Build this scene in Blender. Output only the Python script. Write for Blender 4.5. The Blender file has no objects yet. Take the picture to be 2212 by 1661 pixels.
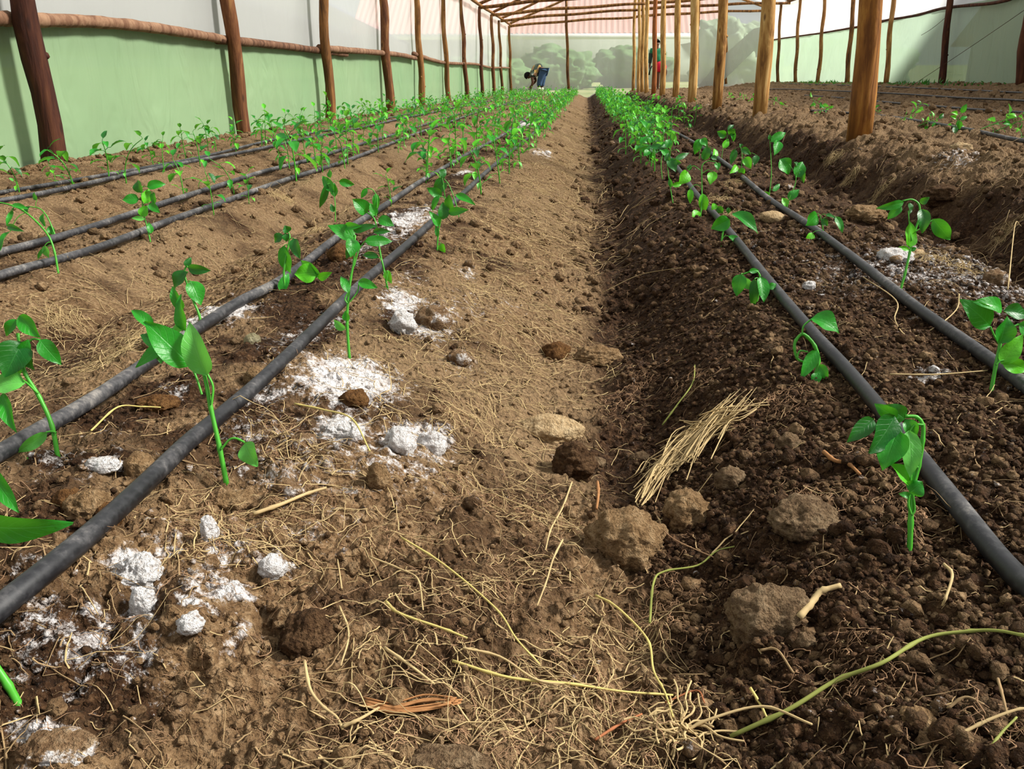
import bpy, math, random
import numpy as np
from mathutils import Vector, Matrix
C = bpy.context.scene.collection
random.seed(7); RNG = np.random.default_rng(11)
FPX, W_, H_ = 1850.0, 2212, 1661
CAMZ = 0.40
U0, V0 = 1268.0, 162.0
# ---------------------------------------------------------------- camera
pitch = math.atan((830.5 - V0) / FPX)
yaw = math.atan((U0 - 1106) / FPX * math.cos(pitch))
fwd = Vector((-math.sin(yaw) * math.cos(pitch), math.cos(yaw) * math.cos(pitch), -math.sin(pitch)))
right = Vector((math.cos(yaw), math.sin(yaw), 0.0))
up = right.cross(fwd)
EYE = Vector((0, 0, CAMZ))
cam = bpy.data.cameras.new('camera'); camo = bpy.data.objects.new('camera', cam); C.objects.link(camo)
cam.sensor_fit = 'HORIZONTAL'; cam.sensor_width = 36; cam.lens = 36 * FPX / W_
cam.clip_start = 0.02; cam.clip_end = 400
camo.matrix_world = Matrix(((right.x, up.x, -fwd.x, EYE.x), (right.y, up.y, -fwd.y, EYE.y), (right.z, up.z, -fwd.z, EYE.z), (0, 0, 0, 1)))
bpy.context.scene.camera = camo

def ray(u, v): return fwd + right * ((u - 1106) / FPX) + up * ((830.5 - v) / FPX)      # unit forward depth
def at(u, v, d): return EYE + ray(u, v) * d
def on_x(u, v, X):
    r = ray(u, v); return EYE + r * (X / r.x)
def on_y(u, v, Y):
    r = ray(u, v); return EYE + r * (Y / r.y)
def depth(p): return (Vector(p) - EYE).dot(fwd)

# ---------------------------------------------------------------- noise on arrays
PERM = np.random.default_rng(3).permutation(1024)
def hsh(i, j, k=0): return PERM[(i + PERM[(j + k * 57) & 1023]) & 1023]
def gnoise(x, y, seed=0):
    xi = np.floor(x).astype(np.int64); yi = np.floor(y).astype(np.int64)
    xf = x - xi; yf = y - yi
    def g(i, j, dx, dy):
        a = hsh(i, j, seed) * (2 * math.pi / 1024); return np.cos(a) * dx + np.sin(a) * dy
    u = xf * xf * xf * (xf * (xf * 6 - 15) + 10); v = yf * yf * yf * (yf * (yf * 6 - 15) + 10)
    a = g(xi, yi, xf, yf); b = g(xi + 1, yi, xf - 1, yf); c = g(xi, yi + 1, xf, yf - 1); d = g(xi + 1, yi + 1, xf - 1, yf - 1)
    return ((a + (b - a) * u) * (1 - v) + (c + (d - c) * u) * v) * 1.4
def fbm(x, y, s, o=4, seed=0):
    r = 0; a = 1.0; f = 1.0 / s
    for k in range(o): r = r + a * gnoise(x * f, y * f, seed + k); a *= .5; f *= 2.03
    return r
def bumps(x, y, s, seed=0, rmin=.2, rmax=.75, keep=1.0):
    """rounded crumbs: hemispheres of random radius on a jittered lattice of size s"""
    X = x / s; Y = y / s; xi = np.floor(X).astype(np.int64); yi = np.floor(Y).astype(np.int64)
    out = np.zeros_like(X)
    for di in (-1, 0, 1):
        for dj in (-1, 0, 1):
            i = xi + di; j = yi + dj
            px = i + hsh(i, j, seed) / 1024.; py = j + hsh(i, j, seed + 1) / 1024.
            q = hsh(i, j, seed + 2) / 1024.
            r = rmin + (rmax - rmin) * q * q
            r = np.where(hsh(i, j, seed + 3) / 1024. < keep, r, 0)
            dx = X - px; dy = Y - py
            ang = hsh(i, j, seed + 4) * .00614; ca = np.cos(ang); sa = np.sin(ang)
            ex = (dx * ca + dy * sa) * 1.25; ey = (-dx * sa + dy * ca) * .85
            out = np.maximum(out, np.sqrt(np.clip(r * r - ex * ex - ey * ey, 0, None)))
    return out * s
def sstep(a, b, x):
    t = np.clip((x - a) / (b - a), 0, 1); return t * t * (3 - 2 * t)

PX = [-4, -2.8, -2.55, -2.35, -2.2, -1.95, -1.75, -1.55, -1.42, -1.15, -.98, -.8, -.68, -.5, -.40, -.28, -.16, -.05, .05, .13, .22, .31, .42, .6, .88, 1.0, 1.15, 1.28, 1.42, 1.57, 1.8, 2.1, 2.4, 2.8, 3.3, 3.6, 4, 4.6, 5.2, 5.9, 7]
PZ = [-.04, -.04, .03, .0, .0, 0, -.08, -.02, 0, 0, -.09, -.05, 0, .012, 0, -.035, -.08, -.125, -.145, -.125, -.05, .0, .012, .015, .0, -.07, -.16, -.12, .03, .10, .12, .14, .10, .16, .17, .13, .23, .2, .3, .36, .36]
def profile(x, y):
    xw = x + .035 * gnoise(x * .7, y * .9, 50) * sstep(.6, 2, y)
    z = np.interp(xw, PX, PZ)
    trench = (x > -.35) & (x < .33)
    z = np.where(trench, z * (.42 + .58 * sstep(.55, 1.3, y)), z)
    return z - .0065 * np.clip(y, 0, 40)
def rough(x, y):
    """how lumpy the ground is, by bed"""
    r = .85 + .15 * sstep(.1, .35, x)                                  # right bed tilth is coarse
    r = np.where(x < -.68, .62, r)
    r = r + .60 * sstep(1.3, .6, y) + .75 * sstep(1.0, 1.4, x) + .3 * sstep(.03, .12, np.abs(x - .08) * -1 + .13)
    return r
def Hsoft(x, y):
    return profile(x, y) + .018 * fbm(x, y, .32, 3, 5) * (.5 + rough(x, y) * .5)
def H(x, y):
    R = rough(x, y)
    z = Hsoft(x, y)
    z = z + R * (.55 * bumps(x + .02 * gnoise(x * 20, y * 20, 31), y, .11, 10, .12, .55, .35) * .34
                 + .36 * bumps(x + .004 * gnoise(x * 90, y * 90, 33), y + .006 * gnoise(x * 70, y * 70, 32), .032, 20, .15, .6, .7)
                 + .45 * bumps(x + .0015 * gnoise(x * 240, y * 240, 34), y, .014, 30, .2, .65, .8))
    z = z + .55 * sstep(.95, 1.3, x) * bumps(x + .01 * gnoise(x * 22, y * 22, 35), y + .01 * gnoise(x * 25, y * 25, 36), .10, 80, .15, .6, .7)
    z = z + .010 * sstep(.95, 1.3, x) * fbm(x, y, .09, 3, 85)
    z = z + R * .0050 * fbm(x, y, .035, 4, 61) + .0012 * fbm(x, y, .006, 2, 65)
    return z
def Hf(x, y): return float(H(np.array([x]), np.array([y]))[0])
def ground(u, v, soft=False):
    """where the sight line through a photo point meets the soil"""
    r = ray(u, v); t = np.geomspace(.3, 45, 2500)
    x = r.x * t; y = r.y * t; z = CAMZ + r.z * t
    h = (Hsoft if soft else H)(x, y)
    i = np.argmax(z < h) if (z < h).any() else len(t) - 1
    return Vector((x[i], y[i], float(h[i])))

# ---------------------------------------------------------------- soil colour patches (photo position, half sizes)
ASH = [(620, 1010, 160, 70, .45), (560, 930, 120, 50, .5), (380, 1180, 120, 60, .5), (520, 1400, 120, 60, .4), (90, 1330, 110, 60, .5), (760, 820, 125, 55, 1), (660, 830, 60, 40, .6), (880, 945, 60, 40, 1), (740, 930, 70, 35, 1), (935, 960, 45, 40, 1), (300, 1235, 70, 45, 1), (320, 1310, 30, 40, .9),
       (480, 1290, 100, 50, .8), (225, 1005, 45, 24, 1), (500, 672, 60, 16, .9), (425, 690, 30, 15, .8), (870, 655, 55, 35, .9), (935, 700, 60, 50, .75), (880, 480, 55, 35, .8),
       (860, 500, 70, 35, .6), (1135, 268, 16, 7, 1), (1170, 335, 30, 10, .8), (110, 1615, 80, 45, 1), (620, 1060, 45, 25, .8), (600, 1225, 60, 30, .8), (420, 1350, 50, 30, .8),
       (200, 1400, 190, 130, .55), (60, 1250, 80, 60, .45), (480, 1180, 120, 80, .5), (360, 990, 60, 40, .45), (1010, 660, 60, 40, .4), (880, 600, 80, 30, .4), (650, 730, 60, 40, .5), (40, 1560, 60, 60, .5), (580, 850, 60, 30, .7), (1950, 558, 60, 18, .6), (2150, 600, 40, 18, .5), (1010, 590, 30, 18, .6), (380, 840, 50, 30, .5),
       (120, 1000, 60, 30, .5), (2000, 820, 45, 14, .9), (1090, 650, 60, 30, .35), (990, 780, 50, 40, .5), (690, 1150, 100, 60, .4), (2060, 340, 60, 18, .55), (820, 990, 220, 90, .5), (1560, 230, 90, 12, .25),
       (730, 690, 60, 30, .5), (240, 945, 60, 25, .4), (1000, 375, 18, 6, .9), (790, 535, 50, 25, .5)]
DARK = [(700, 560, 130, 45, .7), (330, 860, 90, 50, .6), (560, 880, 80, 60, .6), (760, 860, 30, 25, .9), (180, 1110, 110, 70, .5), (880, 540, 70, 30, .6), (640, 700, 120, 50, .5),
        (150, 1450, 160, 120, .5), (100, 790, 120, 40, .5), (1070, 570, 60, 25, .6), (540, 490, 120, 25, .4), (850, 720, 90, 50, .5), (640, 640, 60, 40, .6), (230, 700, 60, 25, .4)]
def blobs(lst):
    out = []
    for (u, v, ru, rv, a) in lst:
        c = ground(u, v, True); e = ground(u + ru, v, True)
        n = ground(u, v - rv, True); s = ground(u, v + rv, True)
        out.append((c.x, c.y, max(.004, abs(e.x - c.x)), max(.006, abs(n.y - s.y) / 2), a))
    return out
ASHW = blobs(ASH); DARKW = blobs(DARK)
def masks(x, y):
    m = sstep(-.06, .12, x + .05 * gnoise(x * 5, y * 3, 71) - .05 * sstep(1.2, .6, y)) * (.72 + .2 * sstep(.35, .15, x))  # moist compost on the right, plus painted shade on the trench flank
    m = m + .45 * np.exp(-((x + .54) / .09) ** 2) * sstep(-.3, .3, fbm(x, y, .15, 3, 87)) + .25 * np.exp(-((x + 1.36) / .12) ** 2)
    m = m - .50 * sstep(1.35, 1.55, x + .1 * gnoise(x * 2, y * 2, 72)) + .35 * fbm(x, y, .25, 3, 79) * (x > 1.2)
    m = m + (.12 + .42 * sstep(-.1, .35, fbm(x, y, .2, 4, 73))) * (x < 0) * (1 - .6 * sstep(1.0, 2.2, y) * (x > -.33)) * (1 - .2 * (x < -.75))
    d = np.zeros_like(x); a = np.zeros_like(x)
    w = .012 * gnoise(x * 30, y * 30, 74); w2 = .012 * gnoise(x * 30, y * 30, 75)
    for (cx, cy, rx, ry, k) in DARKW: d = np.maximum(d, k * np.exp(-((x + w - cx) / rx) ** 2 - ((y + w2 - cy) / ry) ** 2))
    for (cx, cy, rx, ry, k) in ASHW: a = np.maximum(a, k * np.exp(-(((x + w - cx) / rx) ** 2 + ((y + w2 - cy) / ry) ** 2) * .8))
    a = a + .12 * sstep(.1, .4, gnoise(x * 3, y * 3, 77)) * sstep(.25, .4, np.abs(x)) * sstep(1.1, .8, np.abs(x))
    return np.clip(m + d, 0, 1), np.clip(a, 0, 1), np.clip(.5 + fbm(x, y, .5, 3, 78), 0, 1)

# ---------------------------------------------------------------- object helpers
def tag(o, label=None, cat=None, group=None, kind=None):
    if label: o['label'] = label
    if cat: o['category'] = cat
    if group: o['group'] = group
    if kind: o['kind'] = kind
    return o
def empty(name, loc, label=None, cat=None, group=None):
    o = bpy.data.objects.new(name, None); o.location = loc; o.empty_display_size = .02; C.objects.link(o)
    return tag(o, label, cat, group)
def mesh_np(name, V, F, mat, parent=None, smooth=True, uv=None, col=None, origin=None):
    V = np.asarray(V, np.float32); F = np.asarray(F, np.int32)
    if origin is not None: V = V - np.asarray(origin, np.float32)
    me = bpy.data.meshes.new(name); n = F.shape[1]
    me.vertices.add(len(V)); me.vertices.foreach_set('co', V.ravel())
    me.loops.add(F.size); me.loops.foreach_set('vertex_index', F.ravel())
    me.polygons.add(len(F)); me.polygons.foreach_set('loop_start', np.arange(0, F.size, n, dtype=np.int32))
    me.polygons.foreach_set('loop_total', np.full(len(F), n, np.int32))
    me.polygons.foreach_set('use_smooth', np.full(len(F), smooth, bool))
    if uv is not None:
        l = me.uv_layers.new(name='uv'); l.data.foreach_set('uv', np.asarray(uv, np.float32)[F.ravel()].ravel())
    if col is not None:
        a = me.color_attributes.new('mask', 'FLOAT_COLOR', 'POINT')
        a.data.foreach_set('color', np.asarray(col, np.float32).ravel())
    me.update(calc_edges=True)
    me.materials.append(mat)
    o = bpy.data.objects.new(name, me); C.objects.link(o)
    if parent is not None: o.parent = parent
    elif origin is not None: o.location = origin
    return o
class MB:
    def __init__(s): s.V = []; s.F = []; s.uv = []
    def add(s, V, F, uv=None):
        b = len(s.V); s.V.extend([tuple(p) for p in V]); s.F.extend([tuple(i + b for i in f) for f in F])
        s.uv.extend(uv if uv is not None else [(0, 0)] * len(V))
    def build(s, name, mat, parent=None, origin=None, smooth=True):
        o3 = Vector(origin) if origin is not None else (parent.location.copy() if parent is not None else Vector((0, 0, 0)))
        me = bpy.data.meshes.new(name)
        me.from_pydata([tuple(Vector(p) - o3) for p in s.V], [], s.F)
        l = me.uv_layers.new(name='uv')
        for lp in me.loops: l.data[lp.index].uv = s.uv[lp.vertex_index]
        for p in me.polygons: p.use_smooth = smooth
        me.materials.append(mat); me.update()
        o = bpy.data.objects.new(name, me); C.objects.link(o)
        if parent is not None: o.parent = parent
        elif origin is not None: o.location = o3
        return o
def catmull(P, n=6):
    P = [Vector(p) for p in P]
    if len(P) < 3: return [P[0].lerp(P[-1], i / n) for i in range(n + 1)]
    Q = [P[0] * 2 - P[1]] + P + [P[-1] * 2 - P[-2]]; out = []
    for i in range(1, len(Q) - 2):
        a, b, c, d = Q[i - 1:i + 3]
        for k in range(n):
            t = k / n
            out.append(.5 * ((2 * b) + (c - a) * t + (2 * a - 5 * b + 4 * c - d) * t * t + (3 * b - a - 3 * c + d) * t ** 3))
    out.append(P[-1]); return out
def tube(mb, P, rad, ns=8, cap=True, wob=0.0, flat=1.0):
    """tapering tube along points P; rad a number or one radius per point"""
    n = len(P); rad = [rad] * n if isinstance(rad, (int, float)) else rad
    V = []; uv = []; L = 0
    ref = Vector((0, 0, 1)); t0 = (P[1] - P[0]).normalized()
    if abs(t0.dot(ref)) > .9: ref = Vector((1, 0, 0))
    a = t0.cross(ref).normalized()
    for i in range(n):
        t = (P[min(i + 1, n - 1)] - P[max(i - 1, 0)]).normalized()
        a = (a - t * a.dot(t)).normalized(); b = t.cross(a)
        if i: L += (P[i] - P[i - 1]).length
        for k in range(ns):
            q = 2 * math.pi * k / ns
            r = rad[i] * (1 + (wob * math.sin(3 * q + i * 1.3) * .5 + wob * random.uniform(-.5, .5) if wob else 0))
            V.append(P[i] + a * (math.cos(q) * r) + b * (math.sin(q) * r * flat)); uv.append((L, k / ns))
    F = [(i * ns + k, i * ns + (k + 1) % ns, (i + 1) * ns + (k + 1) % ns, (i + 1) * ns + k) for i in range(n - 1) for k in range(ns)]
    if cap: F += [tuple(range(ns))[::-1], tuple((n - 1) * ns + k for k in range(ns))]
    mb.add(V, F, uv)
def box(mb, x0, y0, z0, x1, y1, z1):
    V = [(x, y, z) for z in (z0, z1) for y in (y0, y1) for x in (x0, x1)]
    mb.add(V, [(0, 2, 3, 1), (4, 5, 7, 6), (0, 1, 5, 4), (2, 6, 7, 3), (0, 4, 6, 2), (1, 3, 7, 5)])

# ---------------------------------------------------------------- materials
class N:
    def __init__(s, name):
        s.m = bpy.data.materials.new(name); s.m.use_nodes = True; s.t = s.m.node_tree; s.t.nodes.clear()
        s.out = s.t.nodes.new('ShaderNodeOutputMaterial')
    def n(s, t, **kw):
        nd = s.t.nodes.new('ShaderNode' + t)
        for k, v in kw.items():
            if hasattr(nd, k): setattr(nd, k, v)
            else:
                nd.inputs[k.replace('_', ' ')].default_value = v
        return nd
    def l(s, a, b): s.t.links.new(a, b)
    def obj(s): return s.n('TexCoord').outputs['Object']
    def geo(s): return s.n('NewGeometry').outputs['Position']
    def noise(s, vec, scale, detail=4, rough=.55, dist=0, out='Fac'):
        q = s.n('TexNoise'); q.inputs['Scale'].default_value = scale; q.inputs['Detail'].default_value = detail
        q.inputs['Roughness'].default_value = rough; q.inputs['Distortion'].default_value = dist
        if vec is not None: s.l(vec, q.inputs['Vector'])
        return q.outputs[out]
    def ramp(s, fac, stops, interp='LINEAR'):
        r = s.n('ValToRGB'); r.color_ramp.interpolation = interp; e = r.color_ramp.elements
        while len(e) < len(stops): e.new(.5)
        for q, (p, c) in zip(e, stops): q.position = p; q.color = (*c, 1) if len(c) == 3 else c
        s.l(fac, r.inputs[0]); return r.outputs[0]
    def mix(s, fac, a, b, mode='MIX'):
        m = s.n('Mix', data_type='RGBA', blend_type=mode)
        for v, i in ((fac, 0), (a, 6), (b, 7)):
            if isinstance(v, (int, float)): m.inputs[i].default_value = v
            elif isinstance(v, tuple): m.inputs[i].default_value = (*v, 1)
            else: s.l(v, m.inputs[i])
        return m.outputs[2]
    def math(s, op, a, b=None, clamp=False):
        m = s.n('Math', operation=op); m.use_clamp = clamp
        for v, i in ((a, 0), (b, 1)):
            if v is None: continue
            if isinstance(v, (int, float)): m.inputs[i].default_value = v
            else: s.l(v, m.inputs[i])
        return m.outputs[0]
    def bump(s, h, strength=.5, dist=.01, normal=None):
        b = s.n('Bump'); b.inputs['Strength'].default_value = strength; b.inputs['Distance'].default_value = dist
        s.l(h, b.inputs['Height'])
        if normal is not None: s.l(normal, b.inputs['Normal'])
        return b.outputs[0]
    def scalev(s, vec, sc):
        m = s.n('Mapping'); m.inputs['Scale'].default_value = sc; s.l(vec, m.inputs[0]); return m.outputs[0]
    def bsdf(s, col, rough=.8, normal=None, spec=.3, **kw):
        b = s.n('BsdfPrincipled')
        for v, k in ((col, 'Base Color'), (rough, 'Roughness')):
            if isinstance(v, tuple): b.inputs[k].default_value = (*v, 1)
            elif isinstance(v, (int, float)): b.inputs[k].default_value = v
            else: s.l(v, b.inputs[k])
        b.inputs['Specular IOR Level'].default_value = spec
        if normal is not None: s.l(normal, b.inputs['Normal'])
        return b.outputs[0]
    def done(s, sh): s.l(sh, s.out.inputs[0]); return s.m

def soil_mat():
    s = N('soil'); P = s.geo()
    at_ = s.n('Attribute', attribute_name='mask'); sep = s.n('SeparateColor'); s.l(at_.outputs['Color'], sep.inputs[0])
    moist_shade, ash, dry = sep.outputs[0], sep.outputs[1], sep.outputs[2]
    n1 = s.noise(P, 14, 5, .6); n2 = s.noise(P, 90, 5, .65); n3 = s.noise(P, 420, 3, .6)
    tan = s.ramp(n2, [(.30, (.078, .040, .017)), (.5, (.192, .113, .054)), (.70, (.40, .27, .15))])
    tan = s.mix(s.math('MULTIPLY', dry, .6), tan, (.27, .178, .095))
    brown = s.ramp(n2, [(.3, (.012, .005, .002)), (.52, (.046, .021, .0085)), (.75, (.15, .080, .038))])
    mf = s.math('ADD', moist_shade, s.math('MULTIPLY', s.math('SUBTRACT', n1, .5), 1.0))
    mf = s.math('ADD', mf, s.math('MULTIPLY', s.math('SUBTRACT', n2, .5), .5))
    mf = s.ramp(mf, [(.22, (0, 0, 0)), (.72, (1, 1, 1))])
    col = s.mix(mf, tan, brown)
    col = s.mix(s.ramp(n3, [(.62, (0, 0, 0)), (.78, (.55, .55, .55))]), col, (.50, .36, .22))
    col = s.mix(s.ramp(s.noise(P, 300, 2, .5), [(.30, (.6, .6, .6)), (.42, (0, 0, 0))]), col, (.05, .022, .009))  # dark noise spots painted in for the shade of crevices
    v = s.n('TexVoronoi'); v.inputs['Scale'].default_value = 130; s.l(P, v.inputs['Vector'])
    speck = s.math('MULTIPLY', s.math('SUBTRACT', s.noise(P, 55, 6, .8), .5), 2.6)
    af = s.ramp(s.math('ADD', s.math('ADD', ash, -.12), speck), [(.34, (0, 0, 0)), (.66, (.93, .93, .93))])
    white = s.ramp(n2, [(.3, (.42, .36, .33)), (.55, (.80, .76, .75))])
    col = s.mix(af, col, white)
    h = s.math('ADD', s.math('MULTIPLY', n2, 1.0), s.math('MULTIPLY', n3, .45))
    h = s.math('ADD', h, s.math('MULTIPLY', v.outputs['Distance'], .8))
    return s.done(s.bsdf(col, .92, s.bump(h, 1.0, .009), .15))
M = {}
M['soil'] = soil_mat()
def clod_mat(name, lo, mid, hi, white=0.0, sc=70):
    s = N(name); P = s.obj(); n = s.noise(P, sc, 6, .68); n2 = s.noise(P, sc * 4, 4, .6)
    col = s.ramp(n, [(.3, lo), (.5, mid), (.7, hi)])
    col = s.mix(s.ramp(n2, [(.35, (.5, .5, .5)), (.5, (0, 0, 0))]), col, lo)
    if white:
        w = s.math('ADD', s.noise(P, sc * .45, 5, .75), (white - .5))
        col = s.mix(s.ramp(w, [(.47, (0, 0, 0)), (.56, (.95, .95, .95))]), col, s.ramp(n2, [(.3, (.52, .46, .43)), (.55, (.88, .85, .84))]))
    return s.done(s.bsdf(col, .93, s.bump(s.math('ADD', n, s.math('MULTIPLY', n2, .6)), 1.0, .010), .12))
M['clod_tan'] = clod_mat('clod_tan', (.13, .07, .03), (.30, .185, .09), (.44, .30, .165))
M['clod_pale'] = clod_mat('clod_pale', (.34, .22, .11), (.50, .35, .19), (.60, .45, .27), sc=50)
M['clod_grey'] = clod_mat('clod_grey', (.075, .042, .022), (.20, .128, .070), (.33, .235, .14))
M['clod_dark'] = clod_mat('clod_dark', (.035, .017, .008), (.10, .053, .025), (.19, .11, .055))
M['clod_peat'] = clod_mat('clod_peat', (.06, .025, .009), (.16, .075, .026), (.26, .135, .05))
M['clod_ash'] = clod_mat('clod_ash', (.15, .08, .04), (.33, .22, .13), (.45, .34, .24), white=.62)
M['clod_half'] = clod_mat('clod_half', (.11, .055, .025), (.26, .16, .085), (.40, .28, .17), white=.43)
M['stone'] = clod_mat('stone', (.30, .26, .13), (.42, .36, .21), (.52, .47, .31), sc=60)

def leaf_mat(name, a, b, under):
    s = N(name); uvn = s.n('TexCoord').outputs['UV']; sp = s.n('SeparateXYZ'); s.l(uvn, sp.inputs[0])
    n = s.noise(s.obj(), 30, 3)
    oi = s.n('ObjectInfo').outputs['Random']
    col = s.mix(s.math('ADD', s.math('MULTIPLY', n, .5), s.math('MULTIPLY', oi, .5)), a, b)
    # veins: midrib and slanting side veins
    v = s.math('ABSOLUTE', s.math('SUBTRACT', sp.outputs[1], .5))
    mid = s.ramp(v, [(.0, (1, 1, 1)), (.035, (0, 0, 0))])
    w = s.math('FRACT', s.math('MULTIPLY', s.math('SUBTRACT', sp.outputs[0], s.math('MULTIPLY', v, .55)), 7.0))
    side = s.ramp(s.math('ABSOLUTE', s.math('SUBTRACT', w, .5)), [(.0, (.6, .6, .6)), (.07, (0, 0, 0))])
    vein = s.math('MAXIMUM', mid, side)
    bf = s.n('NewGeometry').outputs['Backfacing']
    col = s.mix(s.math('MULTIPLY', bf, .75), col, under)
    col = s.mix(s.math('MULTIPLY', vein, .35), col, under)
    bm = s.bump(s.math('ADD', s.math('MULTIPLY', vein, -.6), s.noise(s.obj(), 160, 2)), .35, .002)
    b1 = s.bsdf(col, .42, bm, .45)
    tr = s.n('BsdfTranslucent'); s.l(s.mix(.5, col, (.25, .75, .03)), tr.inputs[0])
    mx = s.n('MixShader'); mx.inputs[0].default_value = .30; s.l(b1, mx.inputs[1]); s.l(tr.outputs[0], mx.inputs[2])
    return s.done(mx.outputs[0])
M['leaf'] = leaf_mat('leaf', (.004, .175, .010), (.024, .36, .014), (.09, .46, .07))
M['leaf_dark'] = leaf_mat('leaf_dark', (.002, .085, .010), (.006, .16, .012), (.05, .30, .05))
M['leaf_light'] = leaf_mat('leaf_light', (.10, .46, .06), (.16, .56, .10), (.20, .58, .15))
M['leaf_lime'] = leaf_mat('leaf_lime', (.07, .48, .008), (.14, .58, .015), (.18, .60, .08))
def plain(name, col, rough=.7, spec=.3, var=.25, sc=40, bump=.2):
    s = N(name); n = s.noise(s.obj(), sc, 4)
    c = s.mix(n, tuple(x * (1 - var) for x in col), tuple(min(1, x * (1 + var)) for x in col))
    return s.done(s.bsdf(c, rough, s.bump(n, bump, .002), spec))
M['stem'] = plain('stem', (.06, .34, .022), .45, .4)
M['straw'] = plain('straw', (.47, .34, .165), .75, .25, .5, 22)
M['straw_yellow'] = plain('straw_yellow', (.54, .43, .14), .6, .3, .25, 15)
M['straw_dull'] = plain('straw_dull', (.30, .20, .10), .8, .2, .35, 25)
M['straw_green'] = plain('straw_green', (.25, .27, .06), .7, .3, .3, 15)
M['root'] = plain('root', (.34, .20, .11), .8, .2, .4, 60)
M['root_red'] = plain('root_red', (.33, .12, .05), .8, .2, .4, 60)
M['bark_orange'] = plain('bark_orange', (.33, .155, .06), .8, .2, .4, 90, .6)
def pipe_mat(nm, k):
    s = N(nm); P = s.obj(); uvn = s.n('TexCoord').outputs['UV']
    n = s.noise(P, 9, 5, .7); n2 = s.noise(P, 120, 4, .7)
    f = s.math('ADD', s.math('MULTIPLY', n, .7), s.math('MULTIPLY', n2, .4))
    nz = s.n('SeparateXYZ'); s.l(s.n('NewGeometry').outputs['Normal'], nz.inputs[0])
    f = s.math('ADD', f, s.math('MULTIPLY', nz.outputs[2], .07))      # dust lies on the upper side
    f = s.math('ADD', f, k)
    col = s.ramp(f, [(.50, (.006, .006, .008)), (.62, (.018, .018, .021)), (.72, (.062, .059, .061)), (.84, (.22, .20, .18))])
    return s.done(s.bsdf(col, s.ramp(f, [(.4, (.33, .33, .33)), (.7, (.65, .65, .65))]), s.bump(n2, .15, .001), .5))
M['pipe'] = pipe_mat('drip_pipe', 0.0); M['pipe_sheen'] = pipe_mat('sky_sheen_drip_pipe', .085)  # second is the same dusty pipe, sky sheen put in as lighter colour
def bark(name, a, b, c, dark, seed=0, sc=1.0):
    s = N(name); P = s.scalev(s.obj(), (14 * sc, 14 * sc, 2.2 * sc))
    n = s.noise(P, 1.0, 6, .65, .6); n2 = s.noise(s.scalev(s.obj(), (60, 60, 6)), 1.0, 4, .6)
    r = s.n('ObjectInfo').outputs['Random']
    f = s.math('ADD', n, s.math('MULTIPLY', s.math('SUBTRACT', r, .5), .16))
    col = s.ramp(f, [(.30, dark), (.44, a), (.56, b), (.70, c)])
    k = s.n('TexVoronoi'); k.inputs['Scale'].default_value = 1; s.l(s.scalev(s.obj(), (9, 9, 3.1)), k.inputs['Vector'])
    col = s.mix(s.ramp(k.outputs['Distance'], [(.06, (.85, .85, .85)), (.13, (0, 0, 0))]), col, dark)
    return s.done(s.bsdf(col, .8, s.bump(s.math('ADD', n, s.math('MULTIPLY', n2, .5)), .7, .012), .25))
M['bark'] = bark('bark_brown', (.085, .030, .012), (.16, .060, .022), (.34, .17, .06), (.03, .012, .006))
M['bark_dark'] = bark('bark_dark', (.05, .014, .007), (.085, .028, .012), (.13, .05, .02), (.016, .006, .004))
M['bark_tan'] = bark('bark_tan', (.34, .165, .045), (.54, .31, .10), (.70, .47, .20), (.10, .038, .012))
M['bark_amber'] = bark('bark_amber', (.30, .12, .025), (.48, .23, .05), (.62, .35, .10), (.14, .05, .012))
M['bark_red'] = bark('bark_red', (.22, .065, .018), (.34, .11, .03), (.42, .17, .05), (.07, .02, .008))
M['bark_mid'] = bark('bark_mid', (.15, .065, .02), (.27, .12, .035), (.40, .22, .08), (.05, .018, .008))
M['bark_rail'] = bark('bark_rail', (.13, .06, .032), (.20, .105, .06), (.29, .17, .10), (.05, .022, .012))
def film(name, col, transp, trans, fold=.0, rough=.5, col2=None):
    """polythene: partly clear, partly scattering"""
    s = N(name); P = s.obj()
    n = s.noise(s.scalev(P, (.8, .8, .5)), 1.2, 3, .5)
    c = s.mix(n, col, col2 or tuple(x * .93 for x in col))
    bm = s.bump(s.noise(s.scalev(P, (1, 1, .35)), 4, 3, .5, 1.0), fold, .05)
    d = s.n('BsdfDiffuse'); s.l(c, d.inputs[0]); s.l(bm, d.inputs['Normal'])
    t = s.n('BsdfTranslucent'); s.l(c, t.inputs[0]); s.l(bm, t.inputs['Normal'])
    g = s.n('BsdfGlossy'); g.inputs['Roughness'].default_value = .35; s.l(bm, g.inputs['Normal'])
    m1 = s.n('MixShader'); m1.inputs[0].default_value = trans; s.l(d.outputs[0], m1.inputs[1]); s.l(t.outputs[0], m1.inputs[2])
    m0 = s.n('MixShader'); m0.inputs[0].default_value = .04; s.l(m1.outputs[0], m0.inputs[1]); s.l(g.outputs[0], m0.inputs[2])
    tp = s.n('BsdfTransparent')
    tp.inputs[0].default_value = (*[min(1, .5 + .55 * x) for x in col], 1)
    m2 = s.n('MixShader'); m2.inputs[0].default_value = 1 - transp; s.l(tp.outputs[0], m2.inputs[1]); s.l(m0.outputs[0], m2.inputs[2])
    return s.done(m2.outputs[0])
M['film_roof'] = film('film_roof', (.86, .88, .86), .62, .5, .2)
M['film_wall'] = film('film_wall', (.80, .80, .79), .25, .55, .3)
M['film_grey'] = film('film_grey', (.50, .52, .48), .12, .5, .3)
M['film_green'] = film('film_green', (.25, .43, .23), .03, .35, .8, col2=(.36, .47, .28))
M['film_green_right'] = film('film_green_right', (.40, .53, .40), .10, .5, .8, col2=(.45, .58, .42))
M['film_end'] = film('film_end', (.78, .79, .80), .46, .5, .2)
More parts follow.
